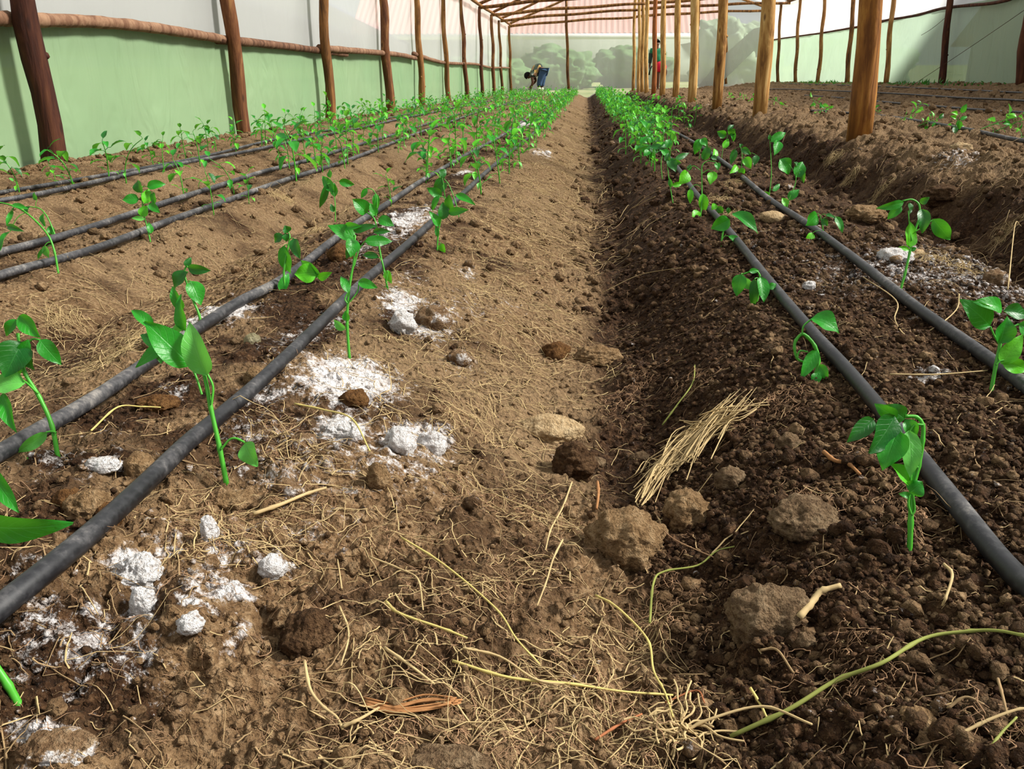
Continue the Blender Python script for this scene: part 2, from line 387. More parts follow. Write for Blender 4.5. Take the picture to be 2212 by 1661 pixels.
# ================================================================ THE SOIL
ys = np.concatenate([np.linspace(-2.2, .28, 34)[:-1], .28 * np.exp(np.arange(0, 1330) * .00358)])
ys = ys[ys < 31.6]; NY = len(ys); NXc = 1080
t = np.linspace(-1, 1, NXc)
cx = ys[:, None] * math.tan(-yaw)
wfan = .30 + .70 * np.abs(ys[:, None])
core = cx + wfan * t[None, :] * 1.02
lo, hi = -3.3, 6.6
# columns: a dense fan where the camera looks, then coarse strips out to the walls on either side
sl = np.linspace(0, 1, 30)[:-1]
L0 = np.clip(core[:, :1], lo + .02, None); R0 = np.clip(core[:, -1:], None, hi - .02)
corec = L0 + (R0 - L0) * ((t[None, :] + 1) / 2)
XX = np.concatenate([lo + (L0 - lo) * sl[None, :], corec, R0 + (hi - R0) * np.linspace(0, 1, 40)[None, 1:]], axis=1)
YY = np.repeat(ys[:, None], XX.shape[1], axis=1)
xf, yf = XX.ravel(), YY.ravel()
ZZ = H(xf, yf)
nx = XX.shape[1]
I = (np.arange(NY - 1)[:, None] * nx + np.arange(nx - 1)[None, :]).ravel()
F = np.stack([I, I + 1, I + nx + 1, I + nx], 1)
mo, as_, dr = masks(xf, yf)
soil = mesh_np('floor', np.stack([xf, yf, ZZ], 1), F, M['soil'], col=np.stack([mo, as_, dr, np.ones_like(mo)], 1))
tag(soil, kind='structure', label='bare brown tilled soil shaped into long beds and furrows')

# base lump shapes
import bmesh
def ico(sub):
    bm = bmesh.new(); bmesh.ops.create_icosphere(bm, subdivisions=sub, radius=1)
    V = np.array([v.co[:] for v in bm.verts]); F = np.array([[v.index for v in f.verts] for f in bm.faces]); bm.free(); return V, F
ICO1, ICO2, ICO4, ICO5 = ico(1), ico(2), ico(4), ico(5)
def noise3(V, s, seed):
    return (gnoise(V[:, 0] * s + 11.3, V[:, 1] * s + 4.1, seed) + gnoise(V[:, 1] * s + 7.7, V[:, 2] * s + 2.9, seed + 1) + gnoise(V[:, 2] * s + 1.7, V[:, 0] * s + 9.2, seed + 2)) / 1.6
def lumps(name, n, yrange, rrange, base, seed, xfun, flat=.75, cull=.06, ylog=True):
    """a scatter of soil crumbs as one mesh"""
    g = np.random.default_rng(seed)
    V0_, F0_ = base; nv = len(V0_)
    q = g.random(n)
    y = yrange[0] * (yrange[1] / yrange[0]) ** q
    x = xfun(g, y, n)
    r = rrange[0] * (rrange[1] / rrange[0]) ** (g.random(n) ** 1.9)
    r = r * np.clip(.75 + .25 * y, .8, 2.2)
    z = H(x, y) + r * .35
    # eight deformed prototypes
    protos = []
    for k in range(12):
        D = V0_ * (1 + .42 * noise3(V0_, 1.1, 200 + k * 5) + .36 * noise3(V0_, 2.6, 300 + k * 5))[:, None]
        D = D * np.array([1.1, .9, flat]) ; protos.append(D)
    pr = np.array(protos)[g.integers(0, 12, n)]
    a = g.random(n) * 6.28; ca, sa = np.cos(a), np.sin(a)
    tl = g.normal(0, .5, n); ct, st = np.cos(tl), np.sin(tl)
    X = pr[:, :, 0]; Y = pr[:, :, 1]; Z = pr[:, :, 2]
    Y, Z = Y * ct[:, None] - Z * st[:, None], Y * st[:, None] + Z * ct[:, None]
    X, Y = X * ca[:, None] - Y * sa[:, None], X * sa[:, None] + Y * ca[:, None]
    P = np.stack([X * r[:, None] + x[:, None], Y * r[:, None] + y[:, None], Z * r[:, None] + z[:, None]], 2).reshape(-1, 3)
    FF = (F0_[None] + (np.arange(n) * nv)[:, None, None]).reshape(-1, 3)
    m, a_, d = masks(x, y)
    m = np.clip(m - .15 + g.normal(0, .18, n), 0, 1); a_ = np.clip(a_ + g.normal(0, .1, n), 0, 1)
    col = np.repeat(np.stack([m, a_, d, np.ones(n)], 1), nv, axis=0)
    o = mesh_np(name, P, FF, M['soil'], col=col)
    return o
def fanx(g, y, n): return -y * .082 + (g.random(n) * 2 - 1) * (.26 + .70 * y)
def fanx_right(g, y, n):
    x = fanx(g, y, n); k = (x < .1) & (g.random(n) < .72); x = np.where(k, .08 + np.abs(g.random(n)) * (.5 * y), x); return x
tag(lumps('soil_crumbs', 52000, (.36, 2.4), (.0010, .0058), ICO1, 41, fanx_right), 'small loose soil crumbs strewn over the nearest beds', kind='stuff')
tag(lumps('soil_lumps', 2600, (.4, 3.2), (.0035, .0105), ICO2, 42, fanx_right), 'walnut sized soil lumps strewn over the nearest beds', kind='stuff')
tag(lumps('far_soil_lumps', 8000, (2.0, 20), (.004, .015), ICO1, 43, lambda g, y, n: np.where(g.random(n) < .55, -.05 + g.random(n) * np.clip(.75 * y, 0, 5.2), np.clip(fanx(g, y, n), -2.5, 5.6))), 'soil lumps across the far beds', kind='stuff')

# ================================================================ CLODS AND STONES, one by one
def clod(u, v, ru, rv, mat, name, label, cat, seed, flat=.8, squash=None, sink=.35, sub=5, amp=1.0):
    g = ground(u, v + rv * .55, True); d = depth(g)
    rx = ru * d / FPX; rz = rv * d / FPX; e_ = math.asin(min(.9, (CAMZ - g.z) / (g - EYE).length)); dp = min(rx, rz * 1.5) * .92
    hz = math.sqrt(max((rz * .6) ** 2, rz * rz - (dp * math.sin(e_)) ** 2)) / math.cos(e_)
    V, F = ICO4 if sub == 4 else ICO5
    n = .24 * noise3(V, .9, seed) + .17 * noise3(V, 2.1, seed + 9) + .10 * noise3(V, 5, seed + 19) + .06 * noise3(V, 12, seed + 29) + .035 * noise3(V, 26, seed + 39)
    P = V * (1 + amp * n)[:, None] * np.array([rx, dp, hz])
    c = at(u, v, d); 
    zc = max(c.z - hz * .1, Hf(g.x, g.y) + hz * (.45 - sink))
    pos = Vector((c.x, c.y, 0)); r = ray(u, v)
    tt = (zc - CAMZ) / r.z; p = EYE + r * tt
    o = mesh_np(name, P + np.array(p)[None], F, mat, origin=tuple(p))
    tag(o, label, cat); return o
CL = [
 (1192, 928, 66, 34, 'clod_pale', 'flat_stone', 'flat smooth pale tan stone lying in the furrow', 'stone', .5),
 (1238, 1003, 48, 46, 'clod_dark', 'soil_clod', 'dark crumbly brown clod touching the flat pale stone', 'clod', .4),
 (1353, 1172, 84, 68, 'clod_tan', 'soil_clod', 'biggest tan clod in the furrow, centre of the view', 'clod', .3),
 (1488, 1112, 55, 50, 'clod_tan', 'soil_clod', 'rough tan clod under the straw bundle', 'clod', .35),
 (1660, 1345, 80, 76, 'clod_grey', 'soil_clod', 'large grey-brown clod at lower right, lit on top', 'clod', .3),
 (1702, 962, 26, 27, 'clod_grey', 'soil_clod', 'small pale clod beside the frayed end of the straw bundle', 'clod', .3),
 (1738, 1128, 72, 48, 'clod_grey', 'soil_clod', 'low wide clod left of the drooping seedling by the right pipe', 'clod', .45),
 (1290, 772, 48, 26, 'clod_tan', 'soil_clod', 'brown clod half buried at the furrow edge above the flat stone', 'clod', .5),
 (1203, 760, 30, 22, 'clod_peat', 'soil_clod', 'reddish brown clod in straw on the furrow slope', 'clod', .4),
 (1580, 1035, 34, 30, 'clod_grey', 'soil_clod', 'rounded clod behind the straw bundle tips', 'clod', .35),
 (303, 1012, 36, 36, 'clod_tan', 'soil_clod', 'smooth tan clod between the two nearest left pipes', 'clod', .4),
 (190, 1100, 46, 40, 'clod_tan', 'soil_clod', 'lumpy brown clod above the long leaf at left edge', 'clod', .45),
 (150, 1085, 34, 30, 'clod_peat', 'soil_clod', 'reddish clod at the far left between pipes', 'clod', .45),
 (235, 1115, 30, 28, 'clod_peat', 'soil_clod', 'rusty brown clod beside the nearest left pipe', 'clod', .45),
 (342, 875, 44, 26, 'clod_peat', 'soil_clod', 'rusty brown clod behind the tallest near seedling', 'clod', .45),
 (560, 818, 30, 26, 'clod_tan', 'soil_clod', 'square tan clod touching the nearest left pipe', 'clod', .4),
 (765, 862, 29, 24, 'clod_peat', 'peat_plug', 'orange-brown peat plug lying in white ash', 'clod', .3),
 (738, 551, 30, 24, 'clod_peat', 'peat_plug', 'orange-brown peat plug between the left bed pipes', 'clod', .35),
 (545, 735, 19, 16, 'stone', 'stone', 'small yellowish grey stone between the left bed pipes', 'stone', .25),
 (662, 1372, 58, 52, 'clod_dark', 'soil_clod', 'broad dark brown clod near the bottom, left of centre', 'clod', .5),
 (748, 1640, 38, 36, 'clod_tan', 'soil_clod', 'upright tan clod cut by the bottom edge', 'clod', .3),
 (955, 1648, 100, 34, 'clod_grey', 'soil_clod', 'long grey-brown clod at the bottom edge under dry roots', 'clod', .35),
 (856, 1512, 27, 22, 'clod_tan', 'soil_clod', 'egg shaped pebble-like clod above the orange bark strip', 'clod', .3),
 (300, 1238, 54, 42, 'clod_ash', 'ash_lump', 'largest white ash lump, below the nearest left pipe', 'ash lump', .75),
 (312, 1305, 28, 34, 'clod_ash', 'ash_lump', 'white ash lump just under the largest one', 'ash lump', .7),
 (740, 932, 46, 24, 'clod_ash', 'ash_lump', 'wide white ash lump crossed by a yellow stem', 'ash lump', .5),
 (864, 958, 34, 36, 'clod_ash', 'ash_lump', 'white ash lump, left one of a pair left of the furrow', 'ash lump', .45),
 (932, 962, 32, 34, 'clod_ash', 'ash_lump', 'white ash lump, right one of a pair left of the furrow', 'ash lump', .45),
 (870, 702, 29, 31, 'clod_ash', 'ash_lump', 'round ash-coated clod right of the nearest left pipe', 'ash lump', .3),
 (938, 692, 34, 34, 'clod_half', 'ash_lump', 'tan clod streaked with ash beside a round ash-coated one', 'ash lump', .45),
 (990, 775, 24, 24, 'clod_half', 'ash_lump', 'greyish clod alone on the furrow slope', 'ash lump', .35),
 (452, 1150, 20, 34, 'clod_ash', 'ash_lump', 'thin upright ash lump in straw', 'ash lump', .35),
 (500, 1085, 46, 26, 'clod_tan', 'soil_clod', 'flat light tan clod at the foot of the tallest near seedling', 'clod', .45),
 (622, 1060, 30, 25, 'clod_half', 'ash_lump', 'dark centred clod ringed with ash', 'ash lump', .4),
 (655, 955, 30, 22, 'clod_half', 'ash_lump', 'greyish ash clod left of the yellow stem', 'ash lump', .45),
 (818, 1040, 26, 36, 'clod_tan', 'soil_clod', 'tall narrow clod dusted white, right of the furrow tuft', 'clod', .4),
 (222, 1006, 38, 17, 'clod_ash', 'ash_lump', 'flat white ash patch of crust between the left pipes', 'ash lump', .6),
 (590, 1225, 30, 26, 'clod_ash', 'ash_lump', 'white ash lump beside a straw tuft, lower left', 'ash lump', .45),
 (500, 1275, 24, 20, 'clod_ash', 'ash_lump', 'small bright white ash lump under crossing stems', 'ash lump', .4),
 (410, 1345, 28, 22, 'clod_ash', 'ash_lump', 'white ash lump on the lower left slope', 'ash lump', .45),
 (120, 1622, 82, 42, 'clod_half', 'ash_lump', 'big half white clod in the bottom left corner', 'ash lump', .4),
 (1826, 1322, 20, 12, 'clod_pale', 'stone', 'small oval pale stone beside a broken root', 'stone', .2),
 (1985, 1552, 40, 26, 'clod_tan', 'soil_clod', 'tan clod at lower right with a straw across it', 'clod', .4),
 (2055, 1585, 40, 32, 'clod_dark', 'soil_clod', 'round dark clod in the bottom right corner', 'clod', .35),
 (2150, 606, 28, 22, 'clod_half', 'ash_lump', 'whitish rock-like lump at the right edge of the view', 'ash lump', .3),
 (1938, 556, 34, 20, 'clod_ash', 'ash_lump', 'white speckled lump behind the tall right seedling', 'ash lump', .4),
 (1975, 548, 22, 12, 'clod_pale', 'soil_clod', 'pale clod right behind the white speckled lump', 'clod', .3),
 (1668, 470, 26, 15, 'clod_pale', 'stone', 'creamy pale stone between the two right pipes', 'stone', .2),
 (1748, 620, 13, 13, 'clod_ash', 'ash_lump', 'tiny white lump between the two right pipes', 'ash lump', .3),
 (1870, 470, 44, 24, 'clod_tan', 'soil_clod', 'light tan clod left of the tall right seedling', 'clod', .4),
 (2050, 425, 55, 26, 'clod_dark', 'soil_clod', 'dark clod on the shadowed side of the far trench', 'clod', .4),
 (2075, 320, 24, 13, 'clod_pale', 'soil_clod', 'pale round clod under the far right pipe', 'clod', .3),
 (2040, 345, 22, 11, 'clod_half', 'ash_lump', 'greyish clod in front of the pale round one', 'ash lump', .3),
 (1700, 405, 14, 8, 'clod_half', 'ash_lump', 'small greyish lump among the right bed seedlings', 'ash lump', .3),
 (1740, 1385, 22, 20, 'clod_grey', 'soil_clod', 'small crumbly clod below the large grey-brown one', 'clod', .3),
 (1290, 1000, 18, 14, 'clod_grey', 'stone', 'small purplish grey stone right of the dark crumbly clod', 'stone', .3),
 (1385, 990, 24, 14, 'clod_grey', 'stone', 'grey glinting stone deep in the furrow', 'stone', .4),
]
for i, (u, v, ru, rv, m, nm, lb, cat, sink) in enumerate(CL):
    clod(u, v, ru, rv, M[m], nm, lb, cat, 400 + i * 7, sink=sink, sub=5 if ru > 40 else 4, amp=.55 if 'stone' in nm else 1.0)

# ================================================================ LOOSE STRAW AND ROOTS (uncountable)
def strands(name, mat, n, xy, length, rad, seed, curl=.25, lift=.003, seg=6, arch=.25, ns=3):
    g = np.random.default_rng(seed)
    x, y = xy(g, n); L = length[0] * (length[1] / length[0]) ** g.random(n)
    a = g.random(n) * 6.283; k = g.normal(0, curl, n); wob = g.normal(0, curl, (n, seg + 1))
    s = np.linspace(-.5, .5, seg + 1)
    ang = a[:, None] + k[:, None] * s[None] * 4 + wob * .8 + (g.random((n, seg + 1)) < .12) * g.normal(0, .8, (n, seg + 1))
    dx = np.cos(ang) * (L / seg)[:, None]; dy = np.sin(ang) * (L / seg)[:, None]
    X = x[:, None] + np.cumsum(dx, 1) - dx.sum(1, keepdims=True) / 2; Y = y[:, None] + np.cumsum(dy, 1) - dy.sum(1, keepdims=True) / 2
    Zg = H(X.ravel(), Y.ravel()).reshape(X.shape)
    Zs = Zg.copy()
    for _ in range(2): Zs[:, 1:-1] = np.maximum(Zg[:, 1:-1], (Zs[:, :-2] + Zs[:, 2:]) / 2)
    Z = Zs * .75 + Zg * .25 + lift * g.random(n)[:, None] + rad[0]
    Z = Z + (np.abs(g.normal(0, 1, n)) * L * arch)[:, None] * (.25 - s[None] ** 2) * (g.random(n) < .4)[:, None]
    Z = Z + np.where(g.random(n) < .12, 1, 0)[:, None] * (L * g.random(n) * .5)[:, None] * np.clip(s + .2, 0, None)[None]
    R = rad[0] * (rad[1] / rad[0]) ** g.random(n)
    P = np.stack([X, Y, Z], 2)
    T = np.gradient(P, axis=1); T /= np.linalg.norm(T, axis=2, keepdims=True) + 1e-9
    A = np.cross(T, np.array([0, 0, 1.0])); A /= np.linalg.norm(A, axis=2, keepdims=True) + 1e-9
    B = np.cross(T, A)
    tap = 1 - .5 * (s + .5)
    rings = []
    for q in range(ns):
        th = 2 * math.pi * q / ns
        rings.append(P + (A * math.cos(th) + B * math.sin(th) * .6) * (R[:, None] * tap[None])[:, :, None])
    V = np.stack(rings, 2).reshape(-1, 3)                      # strand, seg, ring
    st = (seg + 1) * ns
    f = [[i * ns + q, i * ns + (q + 1) % ns, (i + 1) * ns + (q + 1) % ns, (i + 1) * ns + q] for i in range(seg) for q in range(ns)]
    FF = (np.array(f)[None] + (np.arange(n) * st)[:, None, None]).reshape(-1, 4)
    return mesh_np(name, V, FF, M[mat])
def near(g, n, y0=.38, y1=3.0):
    y = y0 * (y1 / y0) ** g.random(n); return fanx(g, y, n), y
def slope(g, n):                      # straw-covered furrow side left of the trench
    y = 1.0 * 16 ** (g.random(n) ** .8); return -.17 + g.normal(0, .12, n), y
def farslope(g, n):
    y = 2.6 * (18 / 2.6) ** g.random(n); return -.12 + g.normal(0, .15, n), y
def leftfur(g, n):
    y = .9 * (16 / .9) ** g.random(n)
    x = np.where(g.random(n) < .6, -.95, -1.72) + g.normal(0, .14, n); return x, y
def rightfar(g, n):
    y = 2.2 * (16 / 2.2) ** g.random(n); return 1.0 + g.random(n) * np.clip(y * .7, 0, 4.4), y
def tufts(cs, spread):
    P = [ground(u, v, True) for u, v in cs]
    def f(g, n):
        i = g.integers(0, len(P), n); x = np.array([P[k].x for k in i]); y = np.array([P[k].y for k in i])
        return x + g.normal(0, spread, n), y + g.normal(0, spread * 1.3, n)
    return f
ST = 'stuff'
tag(strands('furrow_straw', 'straw_dull', 2200, farslope, (.04, .16), (.0010, .0024), 63, .12, lift=.008), 'longer straw pieces farther up the central furrow', kind=ST)
tag(strands('furrow_straw', 'straw', 700, farslope, (.04, .16), (.0010, .0022), 64, .12, lift=.008), 'pale straw pieces farther up the central furrow', kind=ST)
tag(strands('loose_straw', 'straw', 1500, near, (.010, .07), (.0004, .0012), 51, .05), 'short pale straw bits littering the near soil', kind=ST)
tag(strands('loose_straw', 'straw_dull', 1900, near, (.010, .06), (.00035, .0011), 52, .09), 'dull brown straw bits littering the near soil', kind=ST)
tag(strands('furrow_straw', 'straw', 4200, slope, (.02, .10), (.0004, .0012), 53, .05), 'straw litter along the side of the central furrow', kind=ST)
tag(strands('side_furrow_straw', 'straw', 5200, leftfur, (.02, .09), (.0004, .0010), 54, .10), 'straw litter in the furrows of the left beds', kind=ST)
tag(strands('far_bed_straw', 'straw_dull', 4200, rightfar, (.04, .16), (.001, .0022), 55, .12), 'straw litter over the right hand beds', kind=ST)
tag(strands('fine_roots', 'root', 2200, near, (.012, .06), (.0002, .0006), 56, .9, seg=9), 'fine curly pinkish roots in the near soil', kind=ST)
TU = tufts([(850, 1180), (1000, 1290), (1130, 1090), (1180, 1130), (600, 930), (500, 1160), (560, 1180), (900, 1450), (1050, 1560), (1180, 1540), (1330, 1600), (1450, 1600), (1250, 1460), (1400, 1390), (830, 1600), (1100, 1620), (650, 990), (980, 900), (700, 1100), (1130, 1230), (1030, 1080), (430, 1120)], .026)
tag(strands('dry_root_tufts', 'straw', 620, TU, (.02, .09), (.0004, .0011), 57, .16, arch=.5, seg=8), 'tangled tufts of dry straw and roots near the camera', kind=ST)
tag(strands('dry_root_tufts', 'root', 900, TU, (.012, .055), (.00025, .0007), 58, 1.0, arch=.6, seg=9), 'curly brown root tangles near the camera', kind=ST)
TR = tufts([(1510, 960), (1560, 930), (1620, 900), (1900, 985), (1940, 1130), (1850, 1440), (1760, 1090), (1690, 880), (2120, 1610), (1450, 1330), (1330, 870), (1380, 830), (1500, 830)], .02)
tag(strands('pale_root_tufts', 'root', 900, TR, (.015, .06), (.0003, .0008), 59, .9, arch=.5, seg=9), 'wiry pale roots sticking out of the right bed', kind=ST)
TT = tufts([(1585, 400), (1545, 435), (2000, 560), (2080, 580), (1800, 350), (1830, 400), (1900, 420), (1590, 470), (2180, 500), (130, 690), (250, 770), (320, 720), (610, 430), (700, 500), (1060, 350)], .02)
tag(strands('straw_tufts', 'straw', 1300, TT, (.03, .10), (.0005, .0011), 60, .4, arch=.6, seg=8), 'wispy straw tufts farther up the beds', kind=ST)

# ---------------------------------------------------------------- single stems and straws one can point at
def lie(px, lift=.004):
    out = []
    for q in px:
        g = ground(q[0], q[1]); out.append(g + Vector((0, 0, lift + (q[2] if len(q) > 2 else 0))))
    for _ in range(2):
        for i in range(1, len(out) - 1): out[i].z = max(out[i].z, (out[i - 1].z + out[i + 1].z) / 2)
    return out
def stem_thing(px, r, mat, name, label, cat='straw', lift=.009, knots=True, n=6):
    P = lie(px, lift); Q = catmull(P, n)
    for i in range(2, len(Q)): pass
    m = len(Q); rad = [r * (1 - .35 * i / m) * (1.35 if knots and i % 9 == 4 else 1) for i in range(m)]
    mb = MB(); tube(mb, Q, rad, 7, wob=.1)
    return tag(mb.build(name, M[mat], origin=P[0]), label, cat)
S = [
 ([(978, 1448), (1100, 1490), (1225, 1497), (1340, 1515), (1452, 1522)], .0013, 'straw_yellow', 'dry_grass_stem', 'long yellow stem lying level above the bottom edge'),
 ([(1286, 1303), (1330, 1350), (1395, 1420), (1410, 1470), (1432, 1538), (1452, 1572)], .0012, 'straw_yellow', 'dry_grass_stem', 'bent yellow stem leading down to a pale root knot'),
 ([(868, 1178), (960, 1252), (1070, 1340), (1115, 1402), (1166, 1456)], .0011, 'straw_yellow', 'dry_grass_stem', 'long straight yellow-green stem slanting down the centre left'),
 ([(638, 890), (700, 907), (762, 936), (800, 992)], .0014, 'straw_yellow', 'dry_grass_stem', 'bent yellow stem over the wide white ash lump'),
 ([(1575, 1615), (1700, 1557), (1800, 1507), (1900, 1455), (1990, 1408), (2080, 1387), (2150, 1388), (2230, 1402)], .0018, 'straw_green', 'dry_grass_stem', 'long green-brown runner crossing the bottom right'),
 ([(1402, 1368), (1410, 1290), (1435, 1256), (1505, 1247), (1545, 1215), (1585, 1198)], .0012, 'straw_green', 'dry_grass_stem', 'hooked green stem right of the biggest clod'),
 ([(835, 1320), (865, 1345), (960, 1382), (1010, 1400)], .0014, 'straw_yellow', 'dry_grass_stem', 'short bright yellow stem above the orange bark strip'),
 ([(1060, 1080), (1160, 1130), (1240, 1150)], .0008, 'straw', 'dry_grass_stem', 'thin pale straw on the furrow slope above the big clod'),
 ([(1920, 823), (2020, 823), (2130, 815)], .0013, 'straw', 'dry_grass_stem', 'straight pale straw lying between the right pipes'),
 ([(200, 948), (258, 906), (308, 895), (350, 896)], .0012, 'straw_yellow', 'dry_grass_stem', 'forked yellow straw between the left bed pipes'),
 ([(550, 1130), (610, 1108), (662, 1090), (706, 1072)], .0022, 'straw', 'dry_grass_stem', 'thick pinkish straw pointing at the lime green stem'),
 ([(735, 1330), (755, 1390), (738, 1460)], .0010, 'straw', 'dry_grass_stem', 'short bowed straw in the lower left centre'),
 ([(660, 1450), (672, 1510), (700, 1560), (730, 1580), (742, 1598)], .0013, 'straw', 'dry_grass_stem', 'pale straw curling down toward the upright tan clod'),
 ([(742, 1597), (780, 1575), (820, 1550)], .0014, 'straw', 'dry_grass_stem', 'short stick leading to the orange bark strip'),
 ([(832, 1420), (880, 1455), (940, 1500)], .0014, 'straw', 'dry_grass_stem', 'pale straw slanting beside the orange bark strip'),
 ([(1000, 1420), (1080, 1462), (1160, 1494), (1240, 1500)], .0011, 'straw', 'dry_grass_stem', 'whitish straw just under the level yellow stem'),
 ([(1480, 1600), (1530, 1592), (1640, 1588), (1750, 1590)], .0013, 'straw', 'dry_grass_stem', 'pale straw lying flat right of the root knot'),
 ([(1618, 1508), (1640, 1545), (1655, 1578)], .0012, 'straw_yellow', 'dry_grass_stem', 'short yellow straw crossing the long green-brown runner'),
 ([(1640, 1425), (1672, 1450), (1710, 1478)], .0012, 'straw_dull', 'dry_grass_stem', 'short brown straw below the large grey-brown clod'),
 ([(2035, 1240), (2050, 1275), (2040, 1310), (2030, 1335)], .0014, 'straw', 'dry_leaf_curl', 'twisted pale leaf in the dark soil beside the right pipe'),
 ([(1300, 640), (1380, 610), (1470, 590)], .001, 'straw', 'dry_grass_stem', 'faint long straw across the far furrow'),
 ([(1215, 1185), (1195, 1230), (1180, 1275), (1160, 1330)], .0011, 'straw', 'dry_grass_stem', 'straight straw beside the left of the biggest clod'),
 ([(1235, 1055), (1215, 1110), (1190, 1160), (1178, 1205)], .0012, 'straw', 'dry_grass_stem', 'upright looking straw at the furrow foot under the dark clod'),
 ([(800, 1225), (870, 1255), (905, 1290), (915, 1340)], .001, 'straw', 'dry_grass_stem', 'kinked straw in the tuft left of centre'),
 ([(2150, 1490), (2160, 1530), (2170, 1570)], .0011, 'straw_dull', 'dry_grass_stem', 'short brown twig near the right bottom edge'),
 ([(2040, 1560), (2080, 1530), (2120, 1548)], .0011, 'straw_dull', 'dry_grass_stem', 'small bent straw over the dark corner clod'),
 ([(1285, 1620), (1340, 1585), (1385, 1570)], .0011, 'root_red', 'root', 'reddish root at the bottom centre'),
 ([(1435, 1538), (1500, 1535), (1520, 1540)], .0008, 'root_red', 'root', 'thin red root right of the bent yellow stem'),
 ([(2070, 1610), (2130, 1580), (2190, 1560), (2230, 1555)], .0012, 'straw', 'dry_grass_stem', 'pale runner in the bottom right corner'),
 ([(2125, 1655), (2155, 1615), (2190, 1575)], .0010, 'straw_green', 'dry_grass_stem', 'thin green stem crossing the bottom right corner'),
 ([(1560, 1230), (1450, 1200), (1420, 1150), (1415, 1110)], .0006, 'root', 'root', 'long thin pinkish root trailing beside the biggest clod'),
 ([(1430, 930), (1460, 890), (1495, 840), (1500, 800)], .0014, 'straw_green', 'dry_grass_stem', 'green-brown stem rising to a frayed tuft in the shaded furrow'),
 ([(2170, 660, .02), (2172, 590, .05), (2195, 540, .06)], .0013, 'straw', 'dry_grass_stem', 'angled straw standing by the right edge'),
 ([(1365, 455, .0), (1420, 430), (1480, 425)], .001, 'straw', 'dry_grass_stem', 'straw far up the furrow side'),
]
for q in S: stem_thing(*q)
stem_thing([(1722, 1365), (1752, 1335), (1770, 1310), (1812, 1296)], .0032, 'straw', 'broken_root', 'thick pale broken root resting on the large grey-brown clod', 'root', lift=.012)
stem_thing([(1778, 988), (1800, 1010), (1830, 1015), (1855, 1040)], .0026, 'bark_orange', 'broken_root', 'short tan root left of the drooping seedling', 'root', lift=.006)
stem_thing([(1290, 1060), (1292, 1085), (1288, 1120)], .0022, 'bark_orange', 'husk', 'upright orange-brown husk at the furrow bottom', 'husk', lift=.012)
mb = MB()
for k in range(9):
    o = random.uniform(-9, 9)
    P = lie([(785 + k, 1530 + o), (850, 1543 + o * 1.2), (915, 1538 + o), (975 + 3 * k, 1526 + o * .6)], .005); tube(mb, catmull(P, 5), [.0006 + .0008 * random.random()] * 16, 6, wob=.3)
tag(mb.build('bark_strip', M['bark_orange'], origin=P[0]), 'shredded orange-brown strip of bark near the bottom', 'bark')
# straw arching over the right pipes
P = [ground(1862, 612) + Vector((0, 0, .012)), at(1935, 648, depth(ground(1935, 660)) - .02), at(1933, 690, depth(ground(1940, 690)) - .01), ground(1960, 733) + Vector((0, 0, .004)), at(2012, 712, depth(ground(2012, 720)) - .01), at(2065, 670, depth(ground(2065, 690))), at(2072, 635, depth(ground(2072, 680)))]
mb = MB(); tube(mb, catmull(P, 6), .0011, 6); tag(mb.build('dry_grass_stem', M['straw'], origin=P[0]), 'looping pale straw slung over the outer right pipe', 'straw')
# the straw bundle in the right side of the furrow
mb = MB(); g = random.Random(5)
for k in range(150):
    t0 = g.uniform(-.02, .55); t1 = t0 + g.uniform(.15, .42); o0 = g.gauss(0, 22 * (1 - .3 * t0)); o1 = g.gauss(0, 10 + 22 * abs(t1 - .5))
    def bp(t, o): return (1372 + 300 * t + o * .5, 1082 - 232 * t + o)
    pts = []
    for j in range(4):
        tt = t0 + (t1 - t0) * j / 3; q = bp(tt, o0 + (o1 - o0) * j / 3 + g.gauss(0, 3)); pts.append((q[0], q[1], .016 * math.sin(math.pi * min(1, max(0, tt))) + g.uniform(0, .012)))
    tube(mb, catmull(lie(pts, .003), 3), g.uniform(.0004, .0011), 4, cap=False)
tag(mb.build('straw_bundle', M['straw'], origin=ground(1510, 980)), 'thick frayed bundle of dry grass on the dark furrow side', 'straw')
mb = MB()
for k in range(46):
    a = g.uniform(0, 6.28); c = ground(1468, 1590); c.z += .008
    L = g.uniform(.012, .05); P = [c]
    for j in range(5): a += g.gauss(0, .6); c = c + Vector((math.cos(a) * L / 5, math.sin(a) * L / 5, g.gauss(0, .002))); P.append(c)
    tube(mb, catmull(P, 2), g.uniform(.0005, .0011), 4, cap=False)
tag(mb.build('root_knot', M['straw'], origin=ground(1468, 1590)), 'pale knot of roots at bottom centre joining several stems', 'root')
